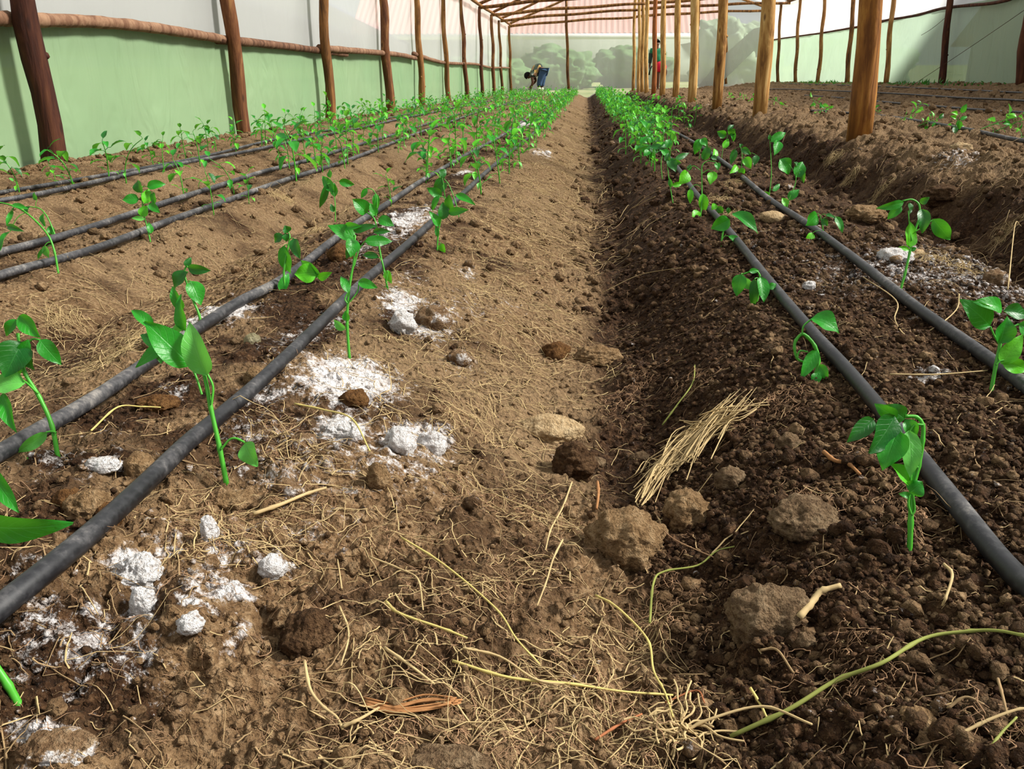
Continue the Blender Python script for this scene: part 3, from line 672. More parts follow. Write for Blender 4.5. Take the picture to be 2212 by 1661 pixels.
# ================================================================ DRIP PIPES
def pipe(px, r, label, group, mat='pipe_sheen', lift=None, far=None, first=None):
    P = [ground(u, v, True) for u, v in px]
    y = P[0].y; x = P[0].x; sl = max(-.12, min(.12, (P[1].x - x) / max(.05, P[1].y - y)))
    while y > -1.9:
        y -= .5; x -= sl * .5; sl *= .6; P.insert(0, Vector((x, y, 0)))
    if first: P = [Vector(first)] + P
    if far:                                                       # run on along the bed to the far end
        last = P[-1]; y = last.y
        k = 1
        while y < 29.5:
            y += 1.6; P.append(Vector((last.x + (far - last.x) * min(1, k / 5) + .02 * math.sin(y * 1.7 + last.x * 9), y, 0))); k += 1
    Q = catmull(P, 8)
    for _ in range(12):
        for i in range(1, len(Q) - 1): Q[i] = (Q[i - 1] + Q[i] * 2 + Q[i + 1]) / 4
    V = []
    for q in Q:
        z = max(float(H(np.array([q.x]), np.array([q.y]))[0]), float(Hsoft(np.array([q.x]), np.array([q.y]))[0]) + .003)
        V.append(Vector((q.x, q.y, z)))
    # stiff pipe rides on the high spots
    zz = np.array([p.z for p in V])
    for _ in range(40): zz[1:-1] = np.maximum(zz[1:-1], (zz[:-2] + zz[2:]) / 2 - .0006)
    zs = zz.copy()
    for _ in range(30): zs[1:-1] = (zs[:-2] + 2 * zs[1:-1] + zs[2:]) / 4
    for p, z in zip(V, zs): p.z = z + r * 1.05
    mb = MB(); tube(mb, V, r, 14)
    o = mb.build('drip_pipe', M[mat], origin=V[0])
    return tag(o, label, 'irrigation pipe', group), V
GL, GR, GF = 'drip pipes on the left beds', 'drip pipes on the right bed', 'drip pipes on the far right beds'
P1 = pipe([(-70, 1425), (0, 1357), (139, 1236), (271, 1117), (407, 988), (458, 940), (548, 862), (617, 787), (732, 680), (832, 588), (898, 525), (991, 439), (1063, 366), (1130, 313)], .0098,
     'nearest and thickest black pipe on the left, smeared with dry mud', GL, mat='pipe', far=-.43)
P2 = pipe([(-60, 1050), (0, 1013), (136, 929), (258, 850), (316, 810), (443, 723), (538, 662), (620, 612), (732, 526), (832, 455), (908, 399), (964, 366), (1037, 326), (1097, 290), (1146, 253)], .0098,
     'grey-black pipe second from the furrow on the left, behind the tallest near seedling', GL, far=-.64)
P4 = pipe([(-50, 632), (0, 611), (158, 564), (316, 508), (475, 450), (617, 400), (750, 356), (880, 300), (975, 266), (1051, 238)], .0098,
     'lower pipe of the pair on the second bed from the furrow, left', GL, far=-1.27)
P3 = pipe([(-50, 575), (0, 558), (158, 513), (316, 463), (475, 411), (576, 376), (678, 349), (750, 325), (861, 291), (948, 263), (1020, 241)], .0098,
     'upper pipe of the pair on the second bed from the furrow, left', GL, far=-1.46)
P6 = pipe([(-40, 450), (44, 436), (237, 393), (440, 352), (576, 326), (678, 300)], .0098, 'lower black pipe beside the green wall', GL, far=-2.0)
P5 = pipe([(-40, 430), (0, 424), (150, 400), (271, 376), (440, 344), (593, 308), (678, 289)], .0085, 'upper black pipe closest to the green wall', GL, far=-2.22)
PR1 = pipe([(2300, 1430), (2212, 1318), (2111, 1193), (2002, 1057), (1867, 873), (1812, 803), (1749, 731), (1666, 631), (1579, 518), (1538, 468), (1488, 405), (1466, 374), (1397, 290), (1369, 258)], .0098,
     'black pipe right of the furrow, running past the drooping seedling', GR, mat='pipe', far=.40)
PR2 = pipe([(2290, 925), (2212, 858), (2130, 797), (2030, 721), (1931, 641), (1832, 562), (1800, 540), (1719, 484), (1657, 437), (1579, 374), (1510, 324), (1444, 280), (1400, 252), (1372, 231)], .0098,
     'grey pipe farther right of the furrow, slanting to the right edge', GR, far=.62)
PF1 = pipe([(2300, 330), (2212, 318), (2126, 302), (2015, 277), (1904, 256), (1816, 249), (1730, 242)], .0098, 'grey pipe right of the thick round post', GF)
PF2 = pipe([(2290, 258), (2212, 249), (2015, 232), (1888, 221), (1821, 216), (1738, 209)], .0098, 'pipe second up on the far right beds', GF)
PF3 = pipe([(2290, 232), (2212, 227), (2126, 221), (2015, 213), (1885, 206), (1738, 198), (1661, 194)], .0098, 'pipe third up on the far right beds', GF)
PF4 = pipe([(2290, 207), (2212, 204), (1987, 194), (1821, 187), (1697, 182)], .0098, 'pipe nearest the far right wall', GF)

# ================================================================ THE TIMBER FRAME
XL, XM, XR = -2.6, 1.573, 5.88
YE = on_x(1103, 202, XL).y
def pole(P, r0, r1, mat, name, label, cat, group=None, wob=.05, ns=14, bend=.0, kids=True, knots=3):
    n = 14; V = []
    L = (P[1] - P[0]).length
    ph = random.uniform(0, 6.28); side = Vector((1, 0, 0)) if abs((P[1] - P[0]).normalized().x) < .7 else Vector((0, 0, 1))
    if len(P) == 2:
        for i in range(n + 1):
            q = P[0].lerp(P[1], i / n); q = q + side * (bend * math.sin(math.pi * i / n + .3) + .012 * math.sin(ph + i * .9)) + Vector((0, .012 * math.sin(ph * 2 + i * .8), 0)); V.append(q)
    else: V = catmull(P, 8)
    m = len(V)
    rad = [(r0 + (r1 - r0) * i / (m - 1)) * (1 + .05 * math.sin(i * 1.7 + ph)) for i in range(m)]
    mb = MB(); tube(mb, V, rad, ns, wob=wob)
    o = mb.build(name, M[mat], origin=P[0]); tag(o, label, cat, group)
    for k in range(knots):                                         # branch stubs
        i = random.randrange(2, m - 2); a = random.uniform(0, 6.28); d = Vector((math.cos(a), math.sin(a), .3)).normalized()
        if abs((P[-1] - P[0]).normalized().x) > .7: d = Vector((.2, math.cos(a), math.sin(a))).normalized()
        kb = MB(); tube(kb, [V[i] + d * rad[i] * .6, V[i] + d * rad[i] * 1.05, V[i] + d * rad[i] * 1.22], [rad[i] * .38, rad[i] * .30, rad[i] * .16], 8, wob=.15)
        kb.build('knot', M[mat], parent=o)
    return o
ORD = ['first', 'second', 'third', 'fourth', 'fifth', 'sixth', 'seventh', 'eighth', 'ninth', 'tenth', 'eleventh', 'twelfth']
LP = [(115, 378, 52, 'bark_dark', .052), (530, 300, 490, 'bark', .050), (714, 270, 697, 'bark_mid', .046), (843, 240, 826, 'bark', .055), (913, 222, 899, 'bark_mid', .047), (970, 214, 957, 'bark_mid', .043),
      (1009, 212, 996, 'bark', .045), (1041, 208, 1036, 'bark', .042), (1066, 205, 1062, 'bark', .046), (1085, 203, 1078, 'bark_mid', .042), (1103, 202, 1100, 'bark_mid', .045)]
TOPZ = 1.95; ltops = []
LL = ['dark reddish brown post nearest the camera against the green wall', 'second post along the green wall, brown with a pale foot', 'third post along the green wall, bark peeling in pale streaks',
      'fourth post along the green wall, thick and brown', 'fifth post along the green wall', 'sixth post along the green wall, where the eave pole starts to show', 'seventh post along the green wall',
      'eighth post along the green wall', 'ninth post along the green wall', 'last but one post along the green wall', 'corner post where green wall meets the end wall']
def wallpost(X, u, v, ut, mat, r, topz, label, group, vt=0):
    b = on_x(u, v, X); b.z -= .06
    tp = on_y(ut, vt, b.y)                                         # lean read from where it leaves the picture
    k = (topz - b.z) / max(.2, (tp.z - b.z)); lean = max(-.14, min(.14, (tp.x - b.x) * k))
    T = Vector((b.x + lean, b.y, topz))
    pole([b, T], r * 1.12, r * .88, mat, 'timber_post', label, 'post', group, bend=random.uniform(-.015, .015)); return T
for i, (u, v, ut, m, r) in enumerate(LP): ltops.append(wallpost(XL, u, v, ut, m, r, TOPZ, LL[i], 'posts along the left wall', vt=0 if v > 214.5 else [14, 34, 41, 57, 66][max(0, i - 6)]))
MP = [(1857, 285, 1875, 'bark_amber', .060), (1643, 249, 1651, 'bark_tan', .058), (1551, 224, 1558, 'bark_tan', .054), (1495, 212, 1500, 'bark_tan', .056), (1459, 202, 1461, 'bark_tan', .050), (1431, 200, 1432, 'bark_tan', .052),
      (1412, 198, 1412, 'bark_red', .050), (1396, 196, 1398, 'bark_tan', .050), (1386, 194, 1388, 'bark_tan', .048), (1379, 194, 1381, 'bark_tan', .048), (1369, 193, 1372, 'bark_tan', .048)]
ML = ['thickest post, orange-brown, nearest of the middle row', 'second post of the middle row, smooth tan', 'third post of the middle row, pale tan and ridged', 'fourth post of the middle row, tan and thick',
      'fifth post of the middle row', 'sixth post of the middle row, hiding part of the standing man', 'reddish post of the middle row beside the standing man', 'eighth post of the middle row', 'ninth post of the middle row',
      'tenth post of the middle row', 'last post of the middle row, at the end wall']
mtops = []
for i, (u, v, ut, m, r) in enumerate(MP): mtops.append(wallpost(XM, u, v, ut, m, r, 3.72, ML[i], 'middle row of posts'))
RP = [(2203, 181, 2218, 'bark_dark', .052), (2034, 178, 2051, 'bark_dark', .050), (1915, 175, 1930, 'bark_mid', .045), (1829, 175, 1844, 'bark_mid', .048), (1767, 174, 1781, 'bark_mid', .045), (1719, 173, 1728, 'bark_mid', .045), (1680, 173, 1687, 'bark_mid', .045)]
RL = ['dark post at the right edge against the shaded wall', 'dark brown post against the shaded wall, second from the right edge', 'slim brown post right of the thickest middle post', 'leaning brown post just left of the thickest middle post',
      'brown post on the pale right wall, third left of the thickest post', 'brown post on the pale right wall beside a tan middle post', 'farthest post on the right wall']
rtops = []
for i, (u, v, ut, m, r) in enumerate(RP): rtops.append(wallpost(XR, u, v, ut, m, r, 2.42, RL[i], 'posts along the right wall', vt=0))
pl = LP[0]
# posts standing in the end wall
def endpost(u, v, ut, vt, r, label, topz):
    b = on_y(u, v, YE); b.z -= .05; t_ = on_y(ut, vt, YE); T = Vector((t_.x, YE, topz)); pole([b, T], r, r * .85, 'bark_mid', 'timber_post', label, 'post', 'end wall posts')
endpost(1228, 192, 1222, 14, .052, 'lone post in the end wall right of the bent worker', 2.75)
endpost(1504, 184, 1509, 0, .05, 'post in the end wall behind the fourth middle post', 3.0)
endpost(1568, 178, 1570, 0, .045, 'end wall post near the right corner', 2.6)
# rails along the walls
def rail(px, X, r, label, mat='bark_rail', grp='rails along the side walls'):
    P = [on_x(u, v, X) for u, v in px]
    pole(P, r, r * .85, mat, 'timber_rail', label, 'rail', grp, wob=.06, ns=10, knots=2)
rail([(-90, 36), (0, 40), (60, 43), (200, 47), (330, 60), (430, 76), (500, 88)], XL - .07, .036, 'thick wavy horizontal rail at upper left, nearest stretch')
rail([(470, 85), (600, 98), (700, 111), (748, 118)], XL - .075, .034, 'rail between the second and third posts on the green wall, ending in a stub')
rail([(690, 104), (770, 110), (860, 118), (898, 126)], XL - .05, .036, 'rail past the third post on the green wall')
rail([(893, 116), (935, 130), (965, 136), (1005, 138)], XL - .07, .034, 'sagging rail past the fifth post on the green wall')
rail([(1000, 137), (1030, 139), (1060, 146), (1085, 146), (1103, 147)], XL - .05, .03, 'farthest rail on the green wall')
rail([(2330, -45), (2212, -12), (2150, 6), (2043, 17), (1980, 33), (1926, 42), (1890, 48)], XR + .05, .026, 'dark rail at upper right between shaded posts', 'bark_dark')
rail([(1930, 40), (1880, 53), (1830, 62), (1777, 71), (1740, 76), (1683, 84), (1650, 90)], XR + .05, .024, 'thin dark rail on the far part of the right wall', 'bark_dark')
# eave pole, ties, rafters
pole([Vector((XL, p.y, TOPZ + .03 + .02 * math.sin(p.y))) for p in ltops[4:]], .04, .034, 'bark_mid', 'eave_pole', 'long eave pole along the tops of the left posts', 'roof pole')
pole([Vector((XR, p.y, 2.44)) for p in rtops], .04, .034, 'bark_mid', 'eave_pole', 'long eave pole along the tops of the right posts', 'roof pole')
tl = [(1369, 43), (1379, 39), (1386, 27), (1396, 12), (1412, 2)]
for k, i in enumerate(range(10, 4, -1)):
    a = ltops[i]; y = a.y; b = Vector((XM, y, on_x(1369, 43, XM).z + .03 * (k % 2)))
    pole([Vector((XL - .05, y, TOPZ - .02)), b], .042, .036, 'bark_mid', 'tie_beam', ['tie beam of the end wall, left bay', 'tie beam just in front of the end wall, left bay', 'third tie beam from the end wall, left bay', 'fourth tie beam from the end wall, left bay',
         'fifth tie beam from the end wall, left bay', 'sixth tie beam from the end wall, left bay'][k], 'roof pole', 'tie beams of the left bay', bend=.03)
    pole([b + Vector((0, .06, 0)), Vector((XR, y + .06, 2.40))], .042, .036, 'bark_mid', 'tie_beam', 'tie beam from the middle row toward the right wall', 'roof pole', 'tie beams of the right bay', bend=.03)
    pole([Vector((XL - .05, y + .1, TOPZ + .06)), Vector((XM, y + .1, 3.72))], .036, .032, 'bark_mid', 'rafter', 'slanting rafter of the left roof slope', 'roof pole', 'left rafters')
    pole([Vector((XR, y + .1, 2.46)), Vector((XM, y + .1, 3.72))], .036, .032, 'bark_mid', 'rafter', 'slanting rafter of the right roof slope', 'roof pole', 'right rafters')
# posts and rafters nearer than the frame sees: only their rafters, which shade the beds
for i in range(0, 5):
    y = ltops[i].y
    pole([Vector((XL - .05, y, TOPZ + .06)), Vector((XM, y, 3.72))], .036, .032, 'bark_mid', 'rafter', 'slanting rafter of the left roof slope', 'roof pole', 'left rafters', knots=0)

# ================================================================ FILM WALLS AND ROOF
YB = -2.1
def sheet(name, fn, nu, nv, mat, **kw):
    V = [fn(i / nu, j / nv) for j in range(nv + 1) for i in range(nu + 1)]
    F = [(j * (nu + 1) + i, j * (nu + 1) + i + 1, (j + 1) * (nu + 1) + i + 1, (j + 1) * (nu + 1) + i) for j in range(nv) for i in range(nu)]
    mb = MB(); mb.add(V, F); o = mb.build(name, M[mat]); tag(o, **kw); return o
def fold(y, z, s=0): return float(gnoise(np.array([y * 1.3 + s]), np.array([z * 1.0]), 90)[0]) * .018 + float(gnoise(np.array([y * 5 + s]), np.array([z * .8]), 91)[0]) * .006
def railz(y, tab): return float(np.interp(y, [p[0] for p in tab], [p[1] for p in tab]))
LT = sorted([(on_x(u, v, XL - .1).y, on_x(u, v, XL - .1).z) for u, v in [(-90, 36), (0, 40), (200, 47), (330, 60), (500, 88), (600, 98), (748, 112), (860, 118), (935, 130), (1005, 138), (1103, 147)]])
RT = sorted([(on_x(u, v, XR + .1).y, on_x(u, v, XR + .1).z) for u, v in [(2330, -45), (2212, -12), (2043, 17), (1926, 42), (1830, 62), (1777, 71), (1683, 84)]])
YY2 = YE + .1
sheet('wall_left', lambda a, b: (XL - .11 + fold(YB + a * (YY2 - YB), b), YB + a * (YY2 - YB), -.35 + b * (railz(YB + a * (YY2 - YB), LT) + .36)), 260, 8, 'film_green', kind='structure', label='green plastic skirt of the left wall below the rail')
sheet('wall_left_upper', lambda a, b: (XL - .13 + fold(YB + a * (YY2 - YB), b, 9), YB + a * (YY2 - YB), railz(YB + a * (YY2 - YB), LT) - .03 + b * (TOPZ + .1 - railz(YB + a * (YY2 - YB), LT))), 160, 4, 'film_wall', kind='structure', label='whitish film of the left wall above the rail')
# grey film sheets added to stand in for blurred hills outside
def hill_edge_z(y, k): return [1.34 - .062 * (y - 6), 1.05 - .035 * (y - 5)][k]
sheet('wall_left_hill_sheet', lambda a, b: (XL - .17 + fold(2 + a * 12, b, 5), 2 + a * 12, .55 + b * max(.02, hill_edge_z(2 + a * 12, 0) - .55)), 80, 3, 'film_grey', kind='structure', label='grey film sheet added behind the upper left wall as distant hills')
sheet('wall_left_hill_sheet', lambda a, b: (XL - .21 + fold(2 + a * 9, b, 5), 2 + a * 9, .5 + b * max(.02, hill_edge_z(2 + a * 9, 1) - .5)), 80, 3, 'film_grey', kind='structure', label='second grey film sheet added behind the upper left wall as distant hills')
sheet('wall_right', lambda a, b: (XR + .11 + 2 * fold(YB + a * (YY2 - YB), b * 2, 3), YB + a * (YY2 - YB), -.2 + b * (railz(YB + a * (YY2 - YB), RT) + .21)), 260, 8, 'film_green_right', kind='structure', label='pale green plastic skirt of the right wall')
sheet('wall_right_upper', lambda a, b: (XR + .13 + fold(YB + a * (YY2 - YB), b, 4), YB + a * (YY2 - YB), railz(YB + a * (YY2 - YB), RT) - .03 + b * (2.56 - railz(YB + a * (YY2 - YB), RT))), 160, 4, 'film_wall', kind='structure', label='white film of the right wall above the rail')
def gable(x): return 2.05 + (3.8 - 2.05) * (x - XL) / (XM - XL) if x < XM else 2.52 + (3.8 - 2.52) * (XR - x) / (XR - XM)
sheet('wall_back', lambda a, b: (XL - .12 + a * (XR - XL + .25), YE + .12 + fold(a * 8, b * 2, 7) * 2, -.5 + b * (gable(XL + a * (XR - XL)) + .5)), 80, 12, 'film_end', kind='structure', label='hazy clear film of the end wall')
# loose flap of film folded diagonally over the right part of the end wall
tri = [on_y(1700, 45, YE - .02), on_y(1628, 62, YE - .02), on_y(1560, 122, YE - .02), on_y(1508, 186, YE - .02), on_y(1552, 184, YE - .02), on_y(1630, 108, YE - .02), on_y(1700, 80, YE - .02)]
mb = MB(); mb.add([p + Vector((0, -.03 - .03 * (i % 2), 0)) for i, p in enumerate(tri)], [(0, 1, 5, 6), (1, 2, 5), (2, 3, 4, 5)])
o = mb.build('wall_back_flap', M['film_grey']); tag(o, kind='structure', label='diagonal fold of spare film on the end wall')
sheet('ceiling', lambda a, b: (XL - .25 + b * (XM - XL + .25), YB + a * (YY2 - YB), 2.0 + b * 1.82 + .02 * math.sin(a * 70) * math.sin(b * 9)), 120, 8, 'film_roof', kind='structure', label='translucent film roof, left slope')
sheet('ceiling', lambda a, b: (XR + .25 - b * (XR - XM + .25), YB + a * (YY2 - YB), 2.46 + b * 1.36 + .02 * math.sin(a * 70) * math.sin(b * 9)), 120, 8, 'film_roof', kind='structure', label='translucent film roof, right slope')
# thin twine tied down from the roof on the right
for (a, b, lb) in [((2330, -60), (1962, 190), 'long thin twine slanting across the shaded right wall'), ((2040, 40), (1990, 76), 'short thin twine on the right wall')]:
    A, B = on_x(*a, XR - .25), on_x(*b, XR - .9 if 'long' in lb else XR - .25); 
    if 'long' in lb: B = ground(*b)
    mb = MB(); tube(mb, [A.lerp(B, i / 6) - Vector((0, 0, .02 * math.sin(math.pi * i / 6))) for i in range(7)], .0035, 5); tag(mb.build('twine', M['bark_dark'], origin=A), lb, 'string')

# ================================================================ OUTSIDE
def grass_mat():
    s = N('meadow'); P = s.geo(); n = s.noise(P, .35, 4, .6); n2 = s.noise(P, 9, 4, .7)
    c = s.ramp(n, [(.35, (.13, .24, .06)), (.5, (.36, .42, .14)), (.65, (.50, .46, .26))]); c = s.mix(.35, c, s.ramp(n2, [(.3, (.08, .16, .04)), (.7, (.5, .5, .25))]))
    return s.done(s.bsdf(c, .9, s.bump(n2, .6, .05), .1))
M['meadow'] = grass_mat()
mb = MB()
def outz(x, y): return -.62 + .02 * max(0, y - 31) + .004 * max(0, x) 
gx = [-120, -60, -30, -15, -6, -2.9, 6.2, 15, 30, 60, 120]; gy = [-60, -20, -3, 10, 20, 31.8, 40, 55, 80, 140]
V = [(x, y, outz(x, y) - (.0)) for y in gy for x in gx]
mb.add(V, [(j * 11 + i, j * 11 + i + 1, (j + 1) * 11 + i + 1, (j + 1) * 11 + i) for j in range(9) for i in range(10)])
tag(mb.build('ground', M['meadow']), kind='structure', label='yellow-green field outside')
def sheetiron():
    s = N('roof_sheets'); P = s.geo(); n = s.noise(s.scalev(P, (3, .3, .3)), 1, 4)
    return s.done(s.bsdf(s.ramp(n, [(.3, (.66, .34, .31)), (.7, (.76, .44, .40))]), .5, None, .3))
M['iron'] = sheetiron(); M['whitewash'] = plain('whitewash', (.82, .82, .82), .8)
bld = empty('farm_building', (0, 60, 0), 'long building with a pink corrugated iron roof beyond the end wall', 'building')
mb = MB(); n = 220; X0, X1 = -15.5, 8.6
V = []
for j in range(2):
    for i in range(n + 1):
        x = X0 + (X1 - X0) * i / n; V.append((x, 59.2 + j * 9, (2.9 if j == 0 else 9.0) + .05 * math.sin(i * 1.9)))
mb.add(V, [(i, i + 1, n + 2 + i, n + 1 + i) for i in range(n)]); mb.build('roof', M['iron'], parent=bld)
M['dull_wall'] = plain('dull_wall', (.36, .41, .34), .9)  # building wall tinted grey-green to stand in for hazy trees
mb = MB(); box(mb, X0 + .3, 60, -.5, X1 - .3, 67, 2.9); mb.build('wall', M['dull_wall'], parent=bld)
mb = MB(); box(mb, X0, 59.0, 2.55, X1, 59.25, 2.88); mb.build('gutter', M['whitewash'], parent=bld)
M['bush'] = plain('bush_leaves', (.10, .20, .07), .8, .2, .5, 6, 1.0); M['bush_grey'] = plain('bush_grey', (.24, .32, .20), .8, .2, .4, 6, 1.0)
def bush(x, y, rx, rz, mat, label, name='bush', seed=1):
    g = np.random.default_rng(seed); V, F = ICO5; P = V * (1 + .30 * noise3(V, 1.6, 700 + seed) + .20 * noise3(V, 4, 710 + seed) + .12 * noise3(V, 9, 720 + seed))[:, None] * np.array([rx, rx * .8, rz])
    o = mesh_np(name, P, F, M[mat]); o.location = (x, y, outz(x, y) + rz * .75); tag(o, label, 'bush')
bush(-4.9, 44, 1.9, 1.05, 'bush', 'green bush seen through film behind the bent worker', seed=1)
bush(-1.6, 47, 1.9, 1.15, 'bush', 'green bush outside the end wall, left of the lone post', seed=2)
bush(2.4, 50, 2.0, 1.2, 'bush', 'small greyish green bush outside the end wall, right of the lone post', seed=3)
bush(7.2, 47, 2.0, 1.9, 'bush_grey', 'tall greyish bush outside the right part of the end wall', seed=4)
bush(11.4, 41, 2.2, 1.3, 'bush', 'green bush outside the right corner of the end wall', seed=5)
# unseen building added on the right, shaped to shade the near right wall
M['shade_building'] = plain('shade_building_wall', (.35, .30, .26), .9)
mb = MB(); x0, x1 = 7.8, 12.0
V = [(x, y, z) for x in (x0, x1) for (y, z) in ((-8, -.6), (19.5, -.6), (19.5, 1.0), (13.6, 4.3), (-8, 4.3))]
mb.add(V, [(0, 1, 2, 3, 4), (9, 8, 7, 6, 5), (0, 5, 6, 1), (1, 6, 7, 2), (2, 7, 8, 3), (3, 8, 9, 4), (4, 9, 5, 0)])
sh = empty('shade_building', (8, 5, -.5), 'unseen building added outside to shade the near right wall', 'building'); mb.build('wall', M['shade_building'], parent=sh)
mb = MB(); mb.add([(x, y, z) for x in (x0 - .3, x1 + .3) for (y, z) in ((19.8, .95), (13.6, 4.42), (-8.2, 4.42))], [(0, 1, 4, 3), (1, 2, 5, 4)]); mb.build('roof', M['iron'], parent=sh)
# ================================================================ PEOPLE
M['skin'] = plain('skin', (.10, .042, .022), .6, .3, .15, 30, .1)
M['hair'] = plain('hair', (.012, .010, .010), .9, .1, .2, 80, .6)
M['jeans'] = plain('jeans', (.055, .10, .19), .85, .1, .25, 25)
M['boots'] = plain('boots', (.68, .64, .50), .5, .3, .1, 20)
M['shorts'] = plain('shorts', (.62, .015, .05), .7, .2, .2, 15)
M['dark_cloth'] = plain('dark_cloth', (.02, .045, .04), .8)
M['green_shirt'] = plain('green_shirt', (.02, .22, .10), .8)
def patt():
    s = N('patterned_shirt'); v = s.n('TexVoronoi'); v.inputs['Scale'].default_value = 11; s.l(s.obj(), v.inputs['Vector'])
    sp = s.n('SeparateColor'); s.l(v.outputs['Color'], sp.inputs[0])
    c = s.ramp(sp.outputs[0], [(.0, (.03, .04, .03)), (.3, (.45, .27, .15)), (.55, (.08, .11, .08)), (.75, (.5, .52, .46)), (.9, (.5, .33, .10))], 'CONSTANT')
    return s.done(s.bsdf(c, .8))
M['patterned'] = patt()
def skin(name, J, E, mat, parent, root=0, sub=2):
    """J: list of (point, radius); one continuous surface grown over the joints"""
    o3 = parent.location
    me = bpy.data.meshes.new(name); me.from_pydata([tuple(Vector(p) - o3) for p, r in J], E, [])
    o = bpy.data.objects.new(name, me); C.objects.link(o); o.parent = parent
    md = o.modifiers.new('skin', 'SKIN'); md.use_smooth_shade = True
    if not me.skin_vertices: raise RuntimeError('no skin layer')
    for i, (p, r) in enumerate(J):
        rr = r if isinstance(r, tuple) else (r, r); me.skin_vertices[0].data[i].radius = rr
        me.skin_vertices[0].data[i].use_root = (i == root)
    sb = o.modifiers.new('sub', 'SUBSURF'); sb.levels = sub; sb.render_levels = sub
    me.materials.append(M[mat]); return o
def hand(J, E, i, p, d, s=1.0, side=1):
    """palm, four unequal curled fingers and a thumb leaving its side, added to a body's joints"""
    d = d.normalized(); q = d.cross(Vector((0, 1, 0)));  q = q.normalized() if q.length > .1 else Vector((1, 0, 0)); w = q.cross(d).normalized()
    J.append((p + d * .05 * s, .022 * s)); k = len(J) - 1; E.append((i, k))
    for f, (off, L) in enumerate([(-.026, .065), (-.009, .075), (.009, .07), (.026, .055)]):
        a = p + d * .085 * s + w * off; b = a + (d * .8 + q * .3).normalized() * L * .55; c = b + (d * .4 + q * .8).normalized() * L * .45
        J.append((a, .009)); J.append((b, .0085)); J.append((c, .007)); n = len(J); E.extend([(k, n - 3), (n - 3, n - 2), (n - 2, n - 1)])
    a = p + d * .04 * s + w * .035 * side; b = a + (d * .6 + w * side * .5 + q * .3).normalized() * .04; J.append((a, .011)); J.append((b, .009)); n = len(J); E.extend([(k, n - 2), (n - 2, n - 1)])
def worker():
    Yw = 27.0; w = lambda u, v, dy=0.0: on_y(u, v, Yw) + Vector((0, dy, 0))
    gz = profile(np.array([w(1166, 200).x]), np.array([Yw]))[0]
    t_ = empty('person', (w(1166, 200).x, Yw, float(gz)), 'person bending right down over the seedlings in patterned shirt, blue jeans and pale boots', 'person')
    hip = w(1173, 150); fl = w(1164, 200, -.12); fl.z = gz + .06; fr = w(1169, 200, .14); fr.z = gz + .06
    kn, kf = w(1166.5, 173, -.11), w(1171, 173, .12)
    J = [(hip, .14), (w(1164, 148.5), .135), (w(1155, 155), .15), (w(1149.5, 161), .10), (w(1145.5, 163), .055), (w(1140.5, 164.5), .085), (w(1138, 165.8), .075),
         (w(1173.5, 154, -.10), .10), (kn, .068), (w(1164.5, 187, -.12), .05), (fl, .045), (w(1160, 201.5, -.12), .04),
         (w(1174, 154, .10), .10), (kf, .068), (w(1169.5, 187, .13), .05), (fr, .045), (w(1165.5, 201.5, .14), .04),
         (w(1150, 163.5, -.17), .06), (w(1152, 178, -.22), .042), (w(1147, 192, -.2), .03),
         (w(1151, 163.5, .17), .06), (w(1157.5, 174, .22), .042), (w(1147, 185, .2), .03)]
    E = [(0, 1), (1, 2), (2, 3), (3, 4), (4, 5), (5, 6), (0, 7), (7, 8), (8, 9), (9, 10), (10, 11), (0, 12), (12, 13), (13, 14), (14, 15), (15, 16), (3, 17), (17, 18), (18, 19), (3, 20), (20, 21), (21, 22)]
    hand(J, E, 19, J[19][0], Vector((-.35, 0, -1)), side=1); hand(J, E, 22, J[22][0], Vector((-.7, 0, -.7)), side=-1)
    skin('body', J, E, 'skin', t_)
    skin('shirt', [(w(1173.5, 147.5), .15), (w(1163, 147.3), .168), (w(1155, 154.5), .18), (w(1149, 160.5), .12), (w(1150, 163.5, -.18), .078), (w(1150.6, 168, -.2), .062), (w(1151, 163.5, .18), .078), (w(1153.5, 168, .2), .062)],
         [(0, 1), (1, 2), (2, 3), (3, 4), (4, 5), (3, 6), (6, 7)], 'patterned', t_)
    skin('jeans', [(w(1171.5, 148), .15), (w(1173.5, 155, -.10), .122), (w(1167, 173, -.11), .092), (w(1164.6, 187.5, -.12), .078), (w(1174, 155, .10), .122), (w(1171.5, 173, .12), .092), (w(1169.6, 187.5, .13), .078)],
         [(0, 1), (1, 2), (2, 3), (0, 4), (4, 5), (5, 6)], 'jeans', t_)
    for dy, u in ((-.12, 1164.4), (.14, 1169.4)):
        f = w(u, 200, dy); f.z = gz + .05
        skin('boot', [(w(u, 187, dy), .072), (w(u, 194, dy), .066), (f, .062), (f + Vector((-.14, 0, -.01)), .05)], [(0, 1), (1, 2), (2, 3)], 'boots', t_)
    c = w(1139.7, 163.2); V, F = ICO4; d = np.array([-.9, 0, .45]); 
    P = V * np.array([.108, .098, .105]); P = P * (1 + .03 * noise3(V, 6, 900))[:, None] + np.array(c)
    keep = (V @ (d / np.linalg.norm(d)) > -.35); Fk = F[keep[F].all(1)]
    mesh_np('hair', P, Fk, M['hair'], parent=t_, origin=tuple(t_.location))
    # face looks down and back: nose, brow and ears are small bumps on the head
    nb = MB()
    for e in (-1, 1):
        p = w(1141.6, 165.0, e * .088); tube(nb, [p, p + Vector((0, e * .015, -.012)), p + Vector((.01, e * .018, -.03))], [.012, .016, .008], 6)
    p = w(1141.8, 169.0); tube(nb, [p + Vector((0, 0, .03)), p + Vector((.005, 0, -.005)), p + Vector((.03, 0, .005))], [.01, .016, .006], 6)
    nb.build('face', M['skin'], parent=t_)
